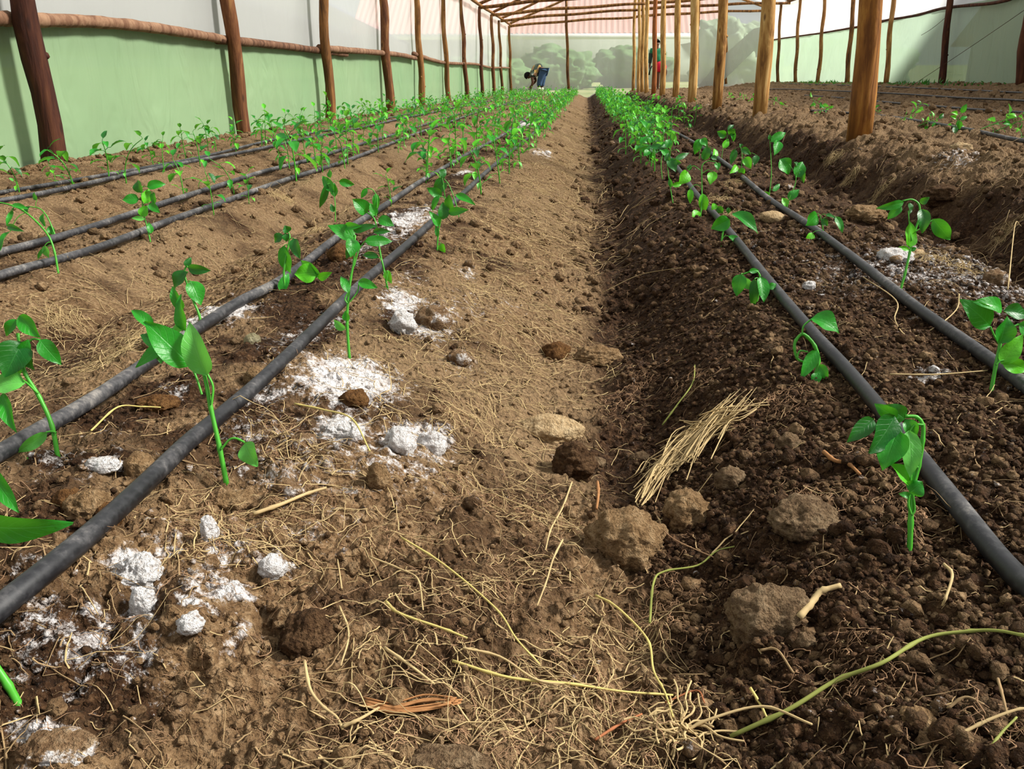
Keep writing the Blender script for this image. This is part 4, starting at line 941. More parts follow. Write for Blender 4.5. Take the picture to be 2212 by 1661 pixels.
def man():
    Ym = 28.3; w = lambda u, v, dy=0.0: on_y(u, v, Ym) + Vector((0, dy, 0))
    x = w(1421, 188).x; gz = float(H(np.array([x]), np.array([Ym]))[0])
    t_ = empty('person', (x, Ym, gz), 'person standing between middle posts in green top and red shorts', 'person')
    f1 = w(1421, 190, -.05); f1.z = gz + .05; f2 = w(1431, 189, .15); f2.z = gz + .05
    J = [(w(1423, 138), .13), (w(1420, 126), .115), (w(1418, 111), .14), (w(1418.3, 103), .055), (w(1418.8, 97), .078), (w(1418.8, 91.5), .092),
         (w(1422, 145, -.05), .09), (w(1421, 165, -.06), .062), (w(1421, 183, -.05), .045), (f1, .042), (f1 + Vector((-.14, -.05, -.01)), .036),
         (w(1430, 146, .1), .09), (w(1439, 152, .12), .07), (w(1434, 172, .15), .05), (f2, .04), (f2 + Vector((-.13, -.05, -.01)), .036),
         (w(1408, 108), .058), (w(1405, 126), .042), (w(1403.5, 142), .03), (w(1427, 108), .058), (w(1429, 126), .042), (w(1430, 140), .03)]
    E = [(0, 1), (1, 2), (2, 3), (3, 4), (4, 5), (0, 6), (6, 7), (7, 8), (8, 9), (9, 10), (0, 11), (11, 12), (12, 13), (13, 14), (14, 15), (2, 16), (16, 17), (17, 18), (2, 19), (19, 20), (20, 21)]
    hand(J, E, 18, J[18][0], Vector((0, -.2, -1)), side=1); hand(J, E, 21, J[21][0], Vector((0, -.2, -1)), side=-1)
    skin('body', J, E, 'skin', t_)
    skin('shirt', [(w(1423, 140), .15), (w(1420, 124), .14), (w(1418, 111), .16), (w(1407.8, 108), .075), (w(1405.5, 120), .06), (w(1427.2, 108), .075), (w(1428.6, 120), .06)], [(0, 1), (1, 2), (2, 3), (3, 4), (2, 5), (5, 6)], 'green_shirt', t_)
    skin('sleeve', [(w(1406.6, 112), .078), (w(1405, 126), .06), (w(1403.8, 138), .05)], [(0, 1), (1, 2)], 'dark_cloth', t_)
    skin('shorts', [(w(1422.5, 130), .165), (w(1423.5, 140), .175), (w(1422, 150, -.06), .135), (w(1421.6, 157, -.06), .115), (w(1430, 146, .1), .15), (w(1439, 151, .12), .125)], [(0, 1), (1, 2), (2, 3), (1, 4), (4, 5)], 'shorts', t_)
    V, F = ICO4; c = w(1418.8, 93.0); P = V * np.array([.104, .112, .108]) + np.array(c) + np.array([0, .02, .012]); keep = V[:, 2] > -.1 
    keep = keep & ~((V[:, 1] < -.35) & (V[:, 2] < .45)); mesh_np('hair', P, F[keep[F].all(1)], M['hair'], parent=t_, origin=tuple(t_.location))
    nb = MB(); p = w(1418.8, 96.3, -.088)
    tube(nb, [p + Vector((0, .01, .035)), p + Vector((0, -.02, 0)), p + Vector((0, .005, -.012))], [.006, .011, .008], 6)
    for e in (-1, 1):
        q = w(1418.8, 93.5) + Vector((e * .085, 0, 0)); tube(nb, [q + Vector((0, 0, .025)), q + Vector((e * .012, .01, 0)), q + Vector((0, 0, -.03))], [.006, .011, .006], 6)
    tube(nb, [p + Vector((-.025, .012, -.035)), p + Vector((0, 0, -.04)), p + Vector((.025, .012, -.035))], .008, 6)
    nb.build('face', M['skin'], parent=t_)
    for e in (-1, 1):
        eb = MB(); q = w(1418.8, 94.5, -.086) + Vector((e * .03, 0, 0)); tube(eb, [q + Vector((-.012, 0, 0)), q, q + Vector((.012, 0, 0))], [.004, .009, .004], 6); eb.build('eye', M['hair'], parent=t_)
    mb = MB(); a = w(1404, 150, -.05); tube(mb, [a + Vector((.05, -.03, .1)), a, w(1402, 162, -.05)], [.018, .02, .03], 8)
    tag(mb.build('hand_tool', M['dark_cloth'], origin=a), 'short dark hand tool held by the standing person', 'tool')
worker(); man()
# ================================================================ SEEDLINGS
def leaf_geo(base, tip, width, nrm, droop=.12, fold=.35, wavy=.06, nu=9, curl=0.0, seed=0):
    """pointed oval pepper leaf with a midrib fold; nrm = the way its upper face looks"""
    base = Vector(base); tip = Vector(tip); ax = tip - base; L = ax.length; ax = ax / L
    nrm = (nrm - ax * nrm.dot(ax)).normalized(); sd = ax.cross(nrm)
    V = []; uv = []; cs = (-1, -.66, -.33, 0, .33, .66, 1); ph = seed * 1.7
    for i in range(nu + 1):
        t = i / nu
        w = (t ** .60) * ((1 - t) ** 1.02) * 2.9 * width / 2 if 0 < i < nu else width * .012
        c = base + ax * (L * t) + nrm * (L * droop * (4 * t * (1 - t)) * 1.0) - nrm * (curl * L * t * t)
        for s in cs:
            a = abs(s)
            lift = fold * w * (a ** 1.4) + wavy * width * math.sin(t * 9 + ph + (2 if s > 0 else 0)) * a * a
            V.append(c + sd * (s * w * (1 - .12 * fold)) + nrm * lift); uv.append((t, .5 + s / 2))
    m = len(cs)
    F = [(i * m + j, i * m + j + 1, (i + 1) * m + j + 1, (i + 1) * m + j) for i in range(nu) for j in range(m - 1)]
    return V, F, uv
LM = {'n': 'leaf', 'd': 'leaf_dark', 'l': 'leaf_light', 'y': 'leaf_lime'}
NLIVE = [0]
def hero(base, stem, leaves, label, petioles=(), r=.0022, group='pepper seedlings nearest the camera', bigdepth=None):
    """base: photo point at the soil. stem: photo points. leaf: (u0,v0,u1,v1,width px,kind,depth shift base,tip in px units)"""
    g = ground(*base) if bigdepth is None else at(*base, bigdepth); d0 = depth(g); px = d0 / FPX
    rt = empty('pepper_seedling', g, label, 'seedling', group)
    rs = random.Random(int(base[0] * 7 + base[1]))
    def w(u, v, dd=0): return at(u, v, d0 - dd * px)
    nst = len(stem); P = [w(q[0], q[1], (q[2] if len(q) > 2 else 0)) for q in stem]
    P[0] = g - Vector((0, 0, .006))
    Q = catmull(P, 5); m = len(Q)
    mb = MB(); tube(mb, Q, [r * (1.1 - .45 * i / m) * (1.2 if i % 5 == 0 else 1) for i in range(m)], 7); mb.build('stem', M['stem'], parent=rt)
    for pe in petioles:
        mb = MB(); Qp = catmull([w(q[0], q[1], (q[2] if len(q) > 2 else 6)) for q in pe], 4); tube(mb, Qp, [r * .5] * len(Qp), 5, cap=False); mb.build('petiole', M['stem'], parent=rt)
    for k, lf in enumerate(leaves):
        u0, v0, u1, v1, wd = lf[:5]; kind = lf[5] if len(lf) > 5 else 'n'
        L = math.hypot(u1 - u0, v1 - v0)
        db = lf[6] if len(lf) > 6 else rs.uniform(-.05, .2) * L; dt = lf[7] if len(lf) > 7 else db + rs.uniform(-.45, .5) * L
        A, B = w(u0, v0, db), w(u1, v1, dt)
        ax = (B - A).normalized()
        sdv = ax.cross(-fwd).normalized(); roll = rs.uniform(-.55, .55)
        nrm = (-fwd * math.cos(roll) + sdv * math.sin(roll)); 
        if nrm.z < -.1 and kind != 'l': nrm = nrm + Vector((0, 0, .5))
        V, F, uv = leaf_geo(A, B, wd * px / max(.75, math.cos(roll)) * 1.24, nrm, droop=rs.uniform(.02, .13), fold=rs.uniform(.15, .5), seed=k + base[0], nu=11)
        # petiole joins the leaf to the nearest bit of stem
        S = min(Q, key=lambda q: (q - A).length)
        mb = MB(); mb.add(V, F, uv)
        o = mb.build('leaf', M[LM[kind]], parent=rt)
        if kind != 'n': o['label'] = {'d': 'dark green leaf', 'l': 'pale underside of a leaf', 'y': 'yellow-green leaf'}[kind]
        if 0.6 * px < (S - A).length < 60 * px and not petioles:
            mid = (S + A) / 2 + Vector((0, 0, (S - A).length * .18)); pb = MB(); tube(pb, catmull([S, mid, A], 3), r * .42, 5, cap=False); pb.build('petiole', M['stem'], parent=rt)
    NLIVE[0] += 1
    return rt
HN = [
 dict(base=(489, 1040), stem=[(489, 1040), (475, 970), (455, 880), (438, 800), (412, 778)], label='tallest near seedling on the left with broad leaves held high', r=.0026,
      petioles=[[(436, 852), (424, 815), (408, 778)], [(457, 872), (460, 835), (447, 806)], [(478, 970), (495, 950), (510, 947), (529, 956)]],
      leaves=[(447, 810, 409, 694, 50, 'l', 10, 30), (413, 790, 312, 694, 54, 'n', 10, 40), (330, 708, 283, 670, 20, 'n', 30, 30), (355, 745, 303, 723, 28, 'd', 0, 0), (372, 738, 293, 794, 26, 'n', 0, 20), (345, 750, 348, 786, 18, 'd', 0, 0),
              (403, 716, 391, 636, 26, 'n', 0, 0), (396, 668, 372, 618, 22, 'n', -20, -10), (529, 956, 556, 1008, 38, 'l', 6, 20), (385, 718, 380, 700, 18, 'l', -5, 0)]),
 dict(base=(437, 712), stem=[(437, 712), (430, 680), (420, 655), (408, 625), (398, 590), (404, 572)], label='seedling with crinkled dark leaves rising behind the tallest near one',
      leaves=[(406, 588, 376, 627, 28, 'd'), (412, 607, 434, 660, 28, 'n'), (406, 578, 456, 584, 18, 'd'), (402, 577, 413, 556, 13, 'd')]),
 dict(base=(124, 985), stem=[(124, 985), (112, 920), (85, 858), (55, 808), (45, 770), (38, 720)], label='large-leaved seedling at the left edge above the second pipe', r=.0024,
      petioles=[[(60, 740), (72, 732), (88, 735)], [(82, 850), (50, 822), (20, 822)], [(122, 935), (112, 932), (100, 934)]],
      leaves=[(50, 738, 10, 815, 56, 'd', 5, 25), (60, 733, 42, 810, 24, 'n'), (42, 682, 88, 730, 30, 'n'), (36, 690, 14, 726, 20, 'n'), (86, 734, 133, 788, 30, 'n'), (54, 826, -14, 840, 42, 'l'), (6, 850, 36, 935, 28, 'n'),
              (102, 934, 36, 978, 22, 'l', -8, -8), (66, 985, 62, 1028, 18, 'n', -10, -6), (40, 740, 75, 800, 30, 'd', -5, 0)]),
 dict(base=(46, 1526), stem=[(46, 1526), (18, 1480), (-20, 1420), (-60, 1330), (-80, 1230), (-70, 1130)], label='seedling mostly cut off by the left edge, one long leaf reaching in', r=.0028,
      petioles=[[(-75, 1180), (-70, 1140), (-50, 1132)], [(-70, 1120), (-50, 1040), (-20, 1020)]],
      leaves=[(-52, 1132, 158, 1130, 52, 'n', 10, 30), (-25, 1012, 42, 1108, 34, 'n', 5, 20)]),
 dict(base=(755, 775), stem=[(755, 775), (750, 700), (752, 650), (758, 600), (765, 560), (767, 508)], label='slim tall seedling right beside the nearest left pipe', r=.0022,
      petioles=[[(765, 575), (775, 540), (788, 521)], [(756, 652), (772, 630), (775, 610)], [(750, 655), (745, 645), (751, 633)]],
      leaves=[(768, 514, 708, 487, 26, 'n', 0, 10), (762, 515, 757, 556, 24, 'n'), (772, 520, 748, 560, 20, 'd'), (764, 500, 815, 487, 15, 'd'), (788, 521, 848, 521, 20, 'n'), (744, 490, 782, 489, 15, 'n'),
              (774, 608, 816, 622, 18, 'n'), (751, 633, 736, 596, 15, 'n'), (745, 712, 721, 690, 15, 'l'), (750, 694, 747, 670, 14, 'n')]),
 dict(base=(838, 625), stem=[(838, 625), (831, 590), (821, 545), (815, 500), (808, 472), (792, 458)], label='seedling with a curled-over tip just behind the slim tall one', r=.0020,
      petioles=[[(812, 468), (815, 430), (805, 410), (790, 407)], [(830, 582), (824, 562), (818, 556)], [(834, 612), (838, 590), (836, 584)]],
      leaves=[(792, 460, 761, 430, 28, 'n'), (812, 466, 798, 438, 15, 'n'), (818, 472, 851, 488, 20, 'n'), (812, 418, 813, 458, 13, 'n'), (792, 407, 780, 428, 10, 'n'), (818, 556, 782, 551, 13, 'd'), (834, 584, 846, 612, 15, 'y'), (838, 618, 826, 634, 9, 'n'), (806, 500, 844, 500, 10, 'd')]),
 dict(base=(944, 542), stem=[(944, 542), (946, 510), (950, 485), (958, 452), (962, 430)], label='bushy dark seedling on the nearest left pipe, mid distance', r=.0020,
      leaves=[(948, 489, 927, 456, 15, 'n'), (957, 474, 957, 436, 20, 'd'), (968, 459, 1012, 453, 15, 'n'), (972, 452, 970, 420, 18, 'd'), (954, 424, 922, 406, 18, 'n'), (948, 424, 934, 456, 12, 'n'), (955, 384, 936, 410, 14, 'd'), (950, 380, 964, 366, 14, 'd'), (953, 526, 961, 548, 13, 'y'), (946, 512, 942, 484, 8, 'n')]),
 dict(base=(994, 478), stem=[(994, 478), (985, 440), (970, 400), (957, 384)], label='arching seedling leaning left over the bushy dark one', r=.0016, leaves=[(985, 420, 1027, 443, 14, 'n'), (965, 395, 945, 420, 12, 'd'), (960, 385, 950, 372, 10, 'd')]),
 dict(base=(724, 480), stem=[(724, 480), (724, 440), (720, 415), (714, 393)], label='seedling with one leaf stuck out to the right, left of centre', r=.0018,
      leaves=[(722, 414, 697, 380, 18, 'n'), (732, 391, 766, 399, 14, 'n'), (707, 398, 690, 450, 12, 'd'), (714, 384, 712, 366, 10, 'n'), (724, 425, 722, 395, 14, 'n'), (720, 458, 714, 440, 9, 'd')]),
 dict(base=(617, 626), stem=[(617, 626), (613, 590), (620, 545), (626, 512), (622, 500)], label='dark drooping seedling behind the second left pipe', r=.0020,
      leaves=[(621, 502, 614, 487, 16, 'd'), (612, 508, 593, 524, 18, 'd'), (616, 504, 619, 522, 14, 'd'), (634, 515, 649, 560, 20, 'd'), (614, 530, 629, 592, 26, 'n'), (606, 630, 624, 590, 18, 'n')]),
 dict(base=(664, 612), stem=[(664, 612), (662, 600), (668, 588)], label='low seedling with wide pale leaves flopped over the second left pipe', r=.0016,
      leaves=[(692, 594, 650, 562, 22, 'n'), (684, 590, 636, 592, 32, 'y', 4, 10), (688, 602, 717, 588, 15, 'y')]),
 dict(base=(126, 592), stem=[(126, 592), (118, 545), (105, 510), (80, 480), (50, 455), (20, 442), (-10, 436)], label='seedling bowed far over to the left edge, above the second bed', r=.0022,
      leaves=[(28, 455, 14, 490, 10, 'n'), (16, 488, 52, 500, 12, 'd'), (22, 500, 2, 542, 16, 'n'), (100, 535, 82, 562, 9, 'n'), (97, 530, 106, 558, 14, 'l'), (25, 443, 62, 452, 10, 'n')]),
 dict(base=(124, 520), stem=[(124, 520), (112, 490), (100, 465), (85, 450), (62, 446)], label='smaller seedling arching left behind the bowed one', r=.0018, leaves=[(92, 462, 98, 490, 12, 'n'), (64, 446, 58, 464, 12, 'd'), (80, 432, 74, 415, 10, 'n'), (104, 490, 118, 508, 12, 'n')]),
 dict(base=(325, 522), stem=[(325, 522), (318, 490), (310, 460), (306, 420), (306, 402)], label='leafy bright seedling on the second bed from the furrow, left', r=.0020,
      leaves=[(300, 430, 264, 432, 20, 'n'), (318, 404, 358, 398, 18, 'n'), (306, 416, 298, 388, 20, 'd'), (322, 440, 346, 460, 14, 'n'), (306, 468, 318, 444, 18, 'y'), (312, 474, 284, 471, 9, 'l'), (326, 504, 321, 480, 10, 'n'), (332, 416, 336, 442, 14, 'n'), (312, 440, 322, 408, 16, 'y')]),
 # right bed
 dict(base=(1513, 469), stem=[(1513, 469), (1516, 430), (1516, 385), (1517, 357), (1530, 347)], label='upright seedling with spread hanging leaves by the inner right pipe', r=.0020,
      petioles=[[(1513, 368), (1498, 358), (1487, 368)], [(1518, 374), (1530, 367), (1541, 371)], [(1514, 403), (1502, 399), (1491, 408)], [(1530, 347), (1545, 350), (1550, 356)]],
      leaves=[(1521, 346, 1528, 314, 16, 'd'), (1486, 371, 1465, 398, 22, 'y'), (1487, 368, 1492, 355, 9, 'd'), (1541, 371, 1534, 399, 18, 'y'), (1491, 408, 1491, 440, 12, 'y'), (1517, 418, 1520, 463, 18, 'y'), (1509, 456, 1495, 471, 15, 'y'), (1548, 352, 1551, 368, 12, 'n'), (1536, 338, 1548, 346, 10, 'd')]),
 dict(base=(1557, 530), stem=[(1557, 530), (1561, 505), (1569, 482), (1574, 474)], label='broad-leaved seedling draped over the inner right pipe', r=.0020,
      petioles=[[(1559, 520), (1565, 510), (1573, 510)]],
      leaves=[(1576, 474, 1536, 494, 28, 'n'), (1582, 461, 1637, 505, 26, 'n', 5, 25), (1573, 510, 1605, 536, 13, 'n'), (1545, 440, 1537, 454, 12, 'y'), (1549, 446, 1562, 460, 12, 'd'), (1572, 448, 1574, 462, 8, 'd')]),
 dict(base=(1632, 660), stem=[(1632, 660), (1640, 625), (1641, 595), (1630, 585), (1605, 592)], label='wilted seedling hanging in a cluster at the inner right pipe', r=.0020,
      leaves=[(1601, 592, 1591, 640, 24, 'n'), (1605, 602, 1624, 625, 16, 'l'), (1630, 602, 1626, 667, 18, 'd'), (1643, 598, 1650, 654, 24, 'n'), (1660, 622, 1677, 613, 13, 'n'), (1618, 586, 1640, 584, 10, 'n')]),
 dict(base=(1758, 818), stem=[(1758, 818), (1768, 780), (1760, 748), (1744, 728), (1732, 722), (1719, 735), (1716, 752), (1722, 774), (1736, 782)], label='seedling with a looped stem and one leaf beside the inner right pipe', r=.0026,
      petioles=[[(1733, 722), (1736, 704), (1752, 690)], [(1722, 772), (1728, 758), (1745, 760)]],
      leaves=[(1752, 688, 1812, 721, 38, 'n', 8, 20), (1765, 756, 1729, 819, 24, 'n', 6, 10), (1767, 788, 1788, 820, 20, 'n'), (1766, 806, 1758, 832, 18, 'n')]),
 dict(base=(1966, 1197), stem=[(1966, 1197), (1967, 1130), (1970, 1062), (1984, 1005), (1993, 950), (1993, 918), (1980, 901), (1955, 899)], label='drooping seedling in front of the inner right pipe, leaves bunched under a bent tip', r=.0023,
      petioles=[[(1994, 918), (1976, 918), (1964, 934)], [(1982, 1010), (1972, 1000), (1966, 1045)], [(1968, 1110), (1962, 1090), (1964, 1068)], [(1970, 1112), (1976, 1100), (1972, 1068)]],
      leaves=[(1933, 898, 1878, 980, 54, 'd', 10, 30), (1938, 902, 1889, 872, 24, 'n', 0, 0), (1955, 905, 1912, 874, 34, 'd', -10, 0), (1888, 905, 1829, 956, 30, 'd', 0, 10), (1940, 930, 1907, 1016, 48, 'n', 12, 30), (1964, 930, 1966, 1032, 36, 'l', 20, 30),
              (1956, 906, 1979, 946, 26, 'n', -5, 0), (1966, 955, 1990, 985, 26, 'n', 5, 5), (1964, 1048, 1918, 1000, 28, 'y', 4, 0), (1966, 1064, 1992, 1040, 34, 'n', 10, 16), (1966, 1072, 1941, 1066, 12, 'n', 8, 8), (1952, 940, 1968, 1044, 22, 'n', 0, 5)]),
 dict(base=(2141, 845), stem=[(2141, 845), (2151, 790), (2160, 745), (2164, 730)], label='large bright seedling cut by the right edge', r=.0026,
      petioles=[[(2157, 742), (2147, 724), (2139, 705)], [(2152, 788), (2160, 780), (2168, 778)], [(2162, 735), (2180, 712), (2200, 700)]],
      leaves=[(2139, 704, 2074, 646, 42, 'n', 5, 20), (2165, 668, 2100, 652, 28, 'n'), (2168, 672, 2218, 682, 30, 'd'), (2158, 742, 2176, 682, 40, 'n', 10, 20), (2162, 786, 2210, 722, 32, 'y', 4, 10), (2164, 782, 2222, 798, 28, 'y'), (2200, 700, 2230, 720, 28, 'n')]),
 dict(base=(1941, 637), stem=[(1941, 637), (1955, 590), (1965, 545), (1976, 500), (1986, 468), (1985, 442), (1970, 431), (1950, 434)], label='tall right seedling with tip bent over to the left', r=.0022,
      petioles=[[(1978, 500), (1998, 487), (2016, 474)], [(1970, 520), (1966, 500), (1962, 455)]],
      leaves=[(1952, 437, 1892, 450, 15, 'n'), (1986, 437, 2008, 426, 13, 'd'), (1948, 447, 1917, 474, 16, 'n'), (1966, 438, 1965, 462, 12, 'd'), (1992, 452, 1992, 505, 24, 'd'), (2016, 473, 2053, 517, 24, 'n'), (1966, 534, 1965, 478, 28, 'y', 4, 8), (1964, 540, 1941, 533, 9, 'y'), (1966, 541, 1980, 535, 8, 'n')]),
 dict(base=(1780, 518), stem=[(1780, 518), (1777, 490), (1772, 466)], label='small seedling behind the outer right pipe', r=.0016,
      leaves=[(1765, 461, 1740, 487, 24, 'n'), (1776, 474, 1788, 488, 12, 'd'), (1806, 468, 1820, 503, 14, 'n'), (1755, 503, 1737, 534, 17, 'y'), (1784, 510, 1793, 528, 11, 'n'), (1784, 463, 1804, 472, 8, 'd')]),
 dict(base=(1661, 426), stem=[(1661, 426), (1666, 380), (1665, 335), (1663, 306)], label='thin tall seedling on the outer side of the right bed', r=.0015,
      leaves=[(1665, 306, 1697, 286, 16, 'n'), (1682, 304, 1672, 336, 18, 'n'), (1660, 422, 1646, 414, 10, 'n'), (1670, 413, 1685, 397, 9, 'n'), (1663, 302, 1662, 290, 8, 'd')]),
 dict(base=(1696, 460), stem=[(1696, 460), (1705, 430), (1717, 400), (1720, 380)], label='forked seedling right of the thin tall one', r=.0016,
      leaves=[(1684, 344, 1703, 377, 28, 'n'), (1718, 383, 1734, 349, 22, 'n'), (1733, 366, 1736, 396, 10, 'd'), (1704, 433, 1727, 409, 15, 'n'), (1699, 446, 1689, 427, 13, 'y'), (1716, 350, 1722, 360, 8, 'd')]),
 dict(base=(1455, 442), stem=[(1455, 442), (1447, 400), (1443, 370), (1440, 345)], label='seedling with dark leaves left of the upright one, on the furrow side', r=.0016, leaves=[(1446, 342, 1460, 372, 18, 'd'), (1452, 350, 1472, 352, 12, 'd'), (1440, 350, 1444, 330, 12, 'd'), (1458, 345, 1489, 330, 10, 'd'), (1450, 404, 1446, 384, 8, 'n'), (1452, 400, 1474, 396, 9, 'y')]),
 dict(base=(1431, 387), stem=[(1431, 387), (1428, 350), (1436, 320), (1440, 305)], label='seedling leaning right with pointed dark top leaves', r=.0016, leaves=[(1436, 322, 1396, 318, 12, 'd'), (1440, 320, 1448, 300, 14, 'n'), (1430, 322, 1444, 345, 14, 'n'), (1437, 310, 1425, 318, 10, 'd')]),
 dict(base=(1403, 350), stem=[(1403, 350), (1402, 330), (1404, 312)], label='squat leafy seedling on the furrow edge right of centre', r=.0015, leaves=[(1400, 312, 1388, 330, 14, 'n'), (1403, 325, 1390, 338, 12, 'n'), (1404, 318, 1420, 330, 14, 'd'), (1404, 330, 1416, 345, 10, 'n'), (1400, 306, 1384, 302, 12, 'n'), (1404, 308, 1410, 292, 10, 'n')]),
 dict(base=(1558, 349), stem=[(1558, 349), (1562, 320), (1570, 300), (1574, 285)], label='seedling with round leaves right of the outer right pipe, mid distance', r=.0014, leaves=[(1568, 294, 1549, 284, 14, 'n'), (1574, 290, 1588, 278, 14, 'd'), (1582, 284, 1584, 306, 10, 'n'), (1562, 320, 1574, 300, 12, 'y'), (1572, 282, 1585, 270, 8, 'd')]),
 dict(base=(1603, 385), stem=[(1603, 385), (1602, 360), (1603, 335), (1600, 318)], label='seedling with a yellow-green lower leaf right of the outer right pipe', r=.0014, leaves=[(1588, 322, 1578, 356, 13, 'd'), (1602, 320, 1622, 334, 10, 'd'), (1610, 340, 1622, 365, 16, 'y'), (1636, 336, 1628, 358, 12, 'd'), (1602, 362, 1603, 382, 12, 'y'), (1592, 358, 1576, 375, 12, 'y'), (1600, 318, 1597, 310, 8, 'd')]),
 dict(base=(1510, 345), stem=[(1510, 345), (1512, 325), (1512, 310)], label='seedling touching the outer right pipe, mid distance', r=.0014, leaves=[(1512, 300, 1500, 334, 16, 'n'), (1514, 300, 1528, 316, 14, 'n'), (1530, 318, 1524, 345, 14, 'd'), (1545, 322, 1541, 348, 12, 'y')]),
]
for h in HN: hero(**h)

# ---- the rest: prototypes copied down the rows
def proto(seed, simple=False):
    rs = random.Random(seed); Hh = rs.uniform(.13, .19)
    lean = Vector((rs.uniform(-.25, .25), rs.uniform(-.2, .2), 0)); P = []
    a0 = rs.uniform(0, 6.28); hook = Vector((math.cos(a0), math.sin(a0), 0)) * rs.uniform(.01, .045)
    for i in range(6):
        t = i / 5; P.append(Vector((0, 0, -.006)) + Vector((0, 0, Hh * (t - (.10 * t ** 4)))) + lean * (Hh * t * t) + hook * t ** 3)
    Q = catmull(P, 3); parts = []
    mb = MB(); tube(mb, Q, [.0021 * (1.1 - .5 * i / len(Q)) for i in range(len(Q))], 5); parts.append(('stem', 'stem', mb))
    n = rs.randint(7, 10); phi = rs.uniform(0, 6.28)
    for k in range(n):
        t = (.22 if k < 2 else .45 + .55 * (k - 2) / (n - 3)); i = min(len(Q) - 1, int(t * (len(Q) - 1))); S = Q[i]
        phi += 2.4 + rs.uniform(-.4, .4); d = Vector((math.cos(phi), math.sin(phi), 0))
        pl_ = rs.uniform(.010, .028) * (1.25 - .6 * t); B = S + d * pl_ + Vector((0, 0, rs.uniform(.0, .016)))
        L = (rs.uniform(.018, .026) if k < 2 else rs.uniform(.036, .060)) * (1.15 - .35 * t)
        dz = rs.choice([-1.5, -1.1, -.6, -.3, .4]) if not (k == n - 1) else .7
        T = B + (d + Vector((0, 0, dz))).normalized() * L
        V, F, uv = leaf_geo(B, T, L * rs.uniform(.48, .64), Vector((0, 0, 1)) + d * .6, droop=.10, fold=rs.uniform(.2, .5), nu=6, seed=k + seed)
        mb = MB(); mb.add(V, F, uv)
        tube(mb, [S, (S + B) / 2 + Vector((0, 0, .004)), B], .0009, 4, cap=False)
        parts.append(('leaf', rs.choice(['leaf', 'leaf', 'leaf_dark', 'leaf_lime'] if k > 1 else ['leaf_lime', 'leaf_light']), mb))
    return parts
META = []   # per prototype: full = root with parts; flat = one mesh
for sdd in range(10):
    parts = proto(100 + sdd)
    ms = []
    for nm, mt, mb in parts:
        o = mb.build(nm, M[mt]); ms.append(o.data); bpy.data.objects.remove(o)
    # one-mesh version
    allv = MB(); mats = []; idx = []
    for nm, mt, mb in parts:
        nf = len(mb.F); allv.add(mb.V, mb.F, mb.uv)
        if mt not in mats: mats.append(mt)
        idx += [mats.index(mt)] * nf
    o = allv.build('pepper_seedling', M[mats[0]]); me = o.data
    for mt in mats[1:]: me.materials.append(M[mt])
    me.polygons.foreach_set('material_index', idx); bpy.data.objects.remove(o)
    META.append((parts, ms, me, [Vector(v) for v in allv.V], allv.F, idx, mats))
def plant(x, y, s, label, group, full, rz=None, k=None, tilt=0.0):
    k = random.randrange(10) if k is None else k; rz = random.uniform(0, 6.28) if rz is None else rz
    loc = Vector((x, y, Hf(x, y)))
    if full:
        rt = empty('pepper_seedling', loc, label, 'seedling', group)
        for (nm, mt, mb), me in zip(META[k][0], META[k][1]):
            o = bpy.data.objects.new(nm, me); C.objects.link(o); o.parent = rt
    else:
        rt = bpy.data.objects.new('pepper_seedling', META[k][2]); rt.location = loc; C.objects.link(rt); tag(rt, label, 'seedling', group)
    rt.rotation_euler = (tilt, random.uniform(-.06, .06), rz); rt.scale = (s, s, s * random.uniform(.92, 1.1)); NLIVE[0] += 1
    return rt
HR = .138
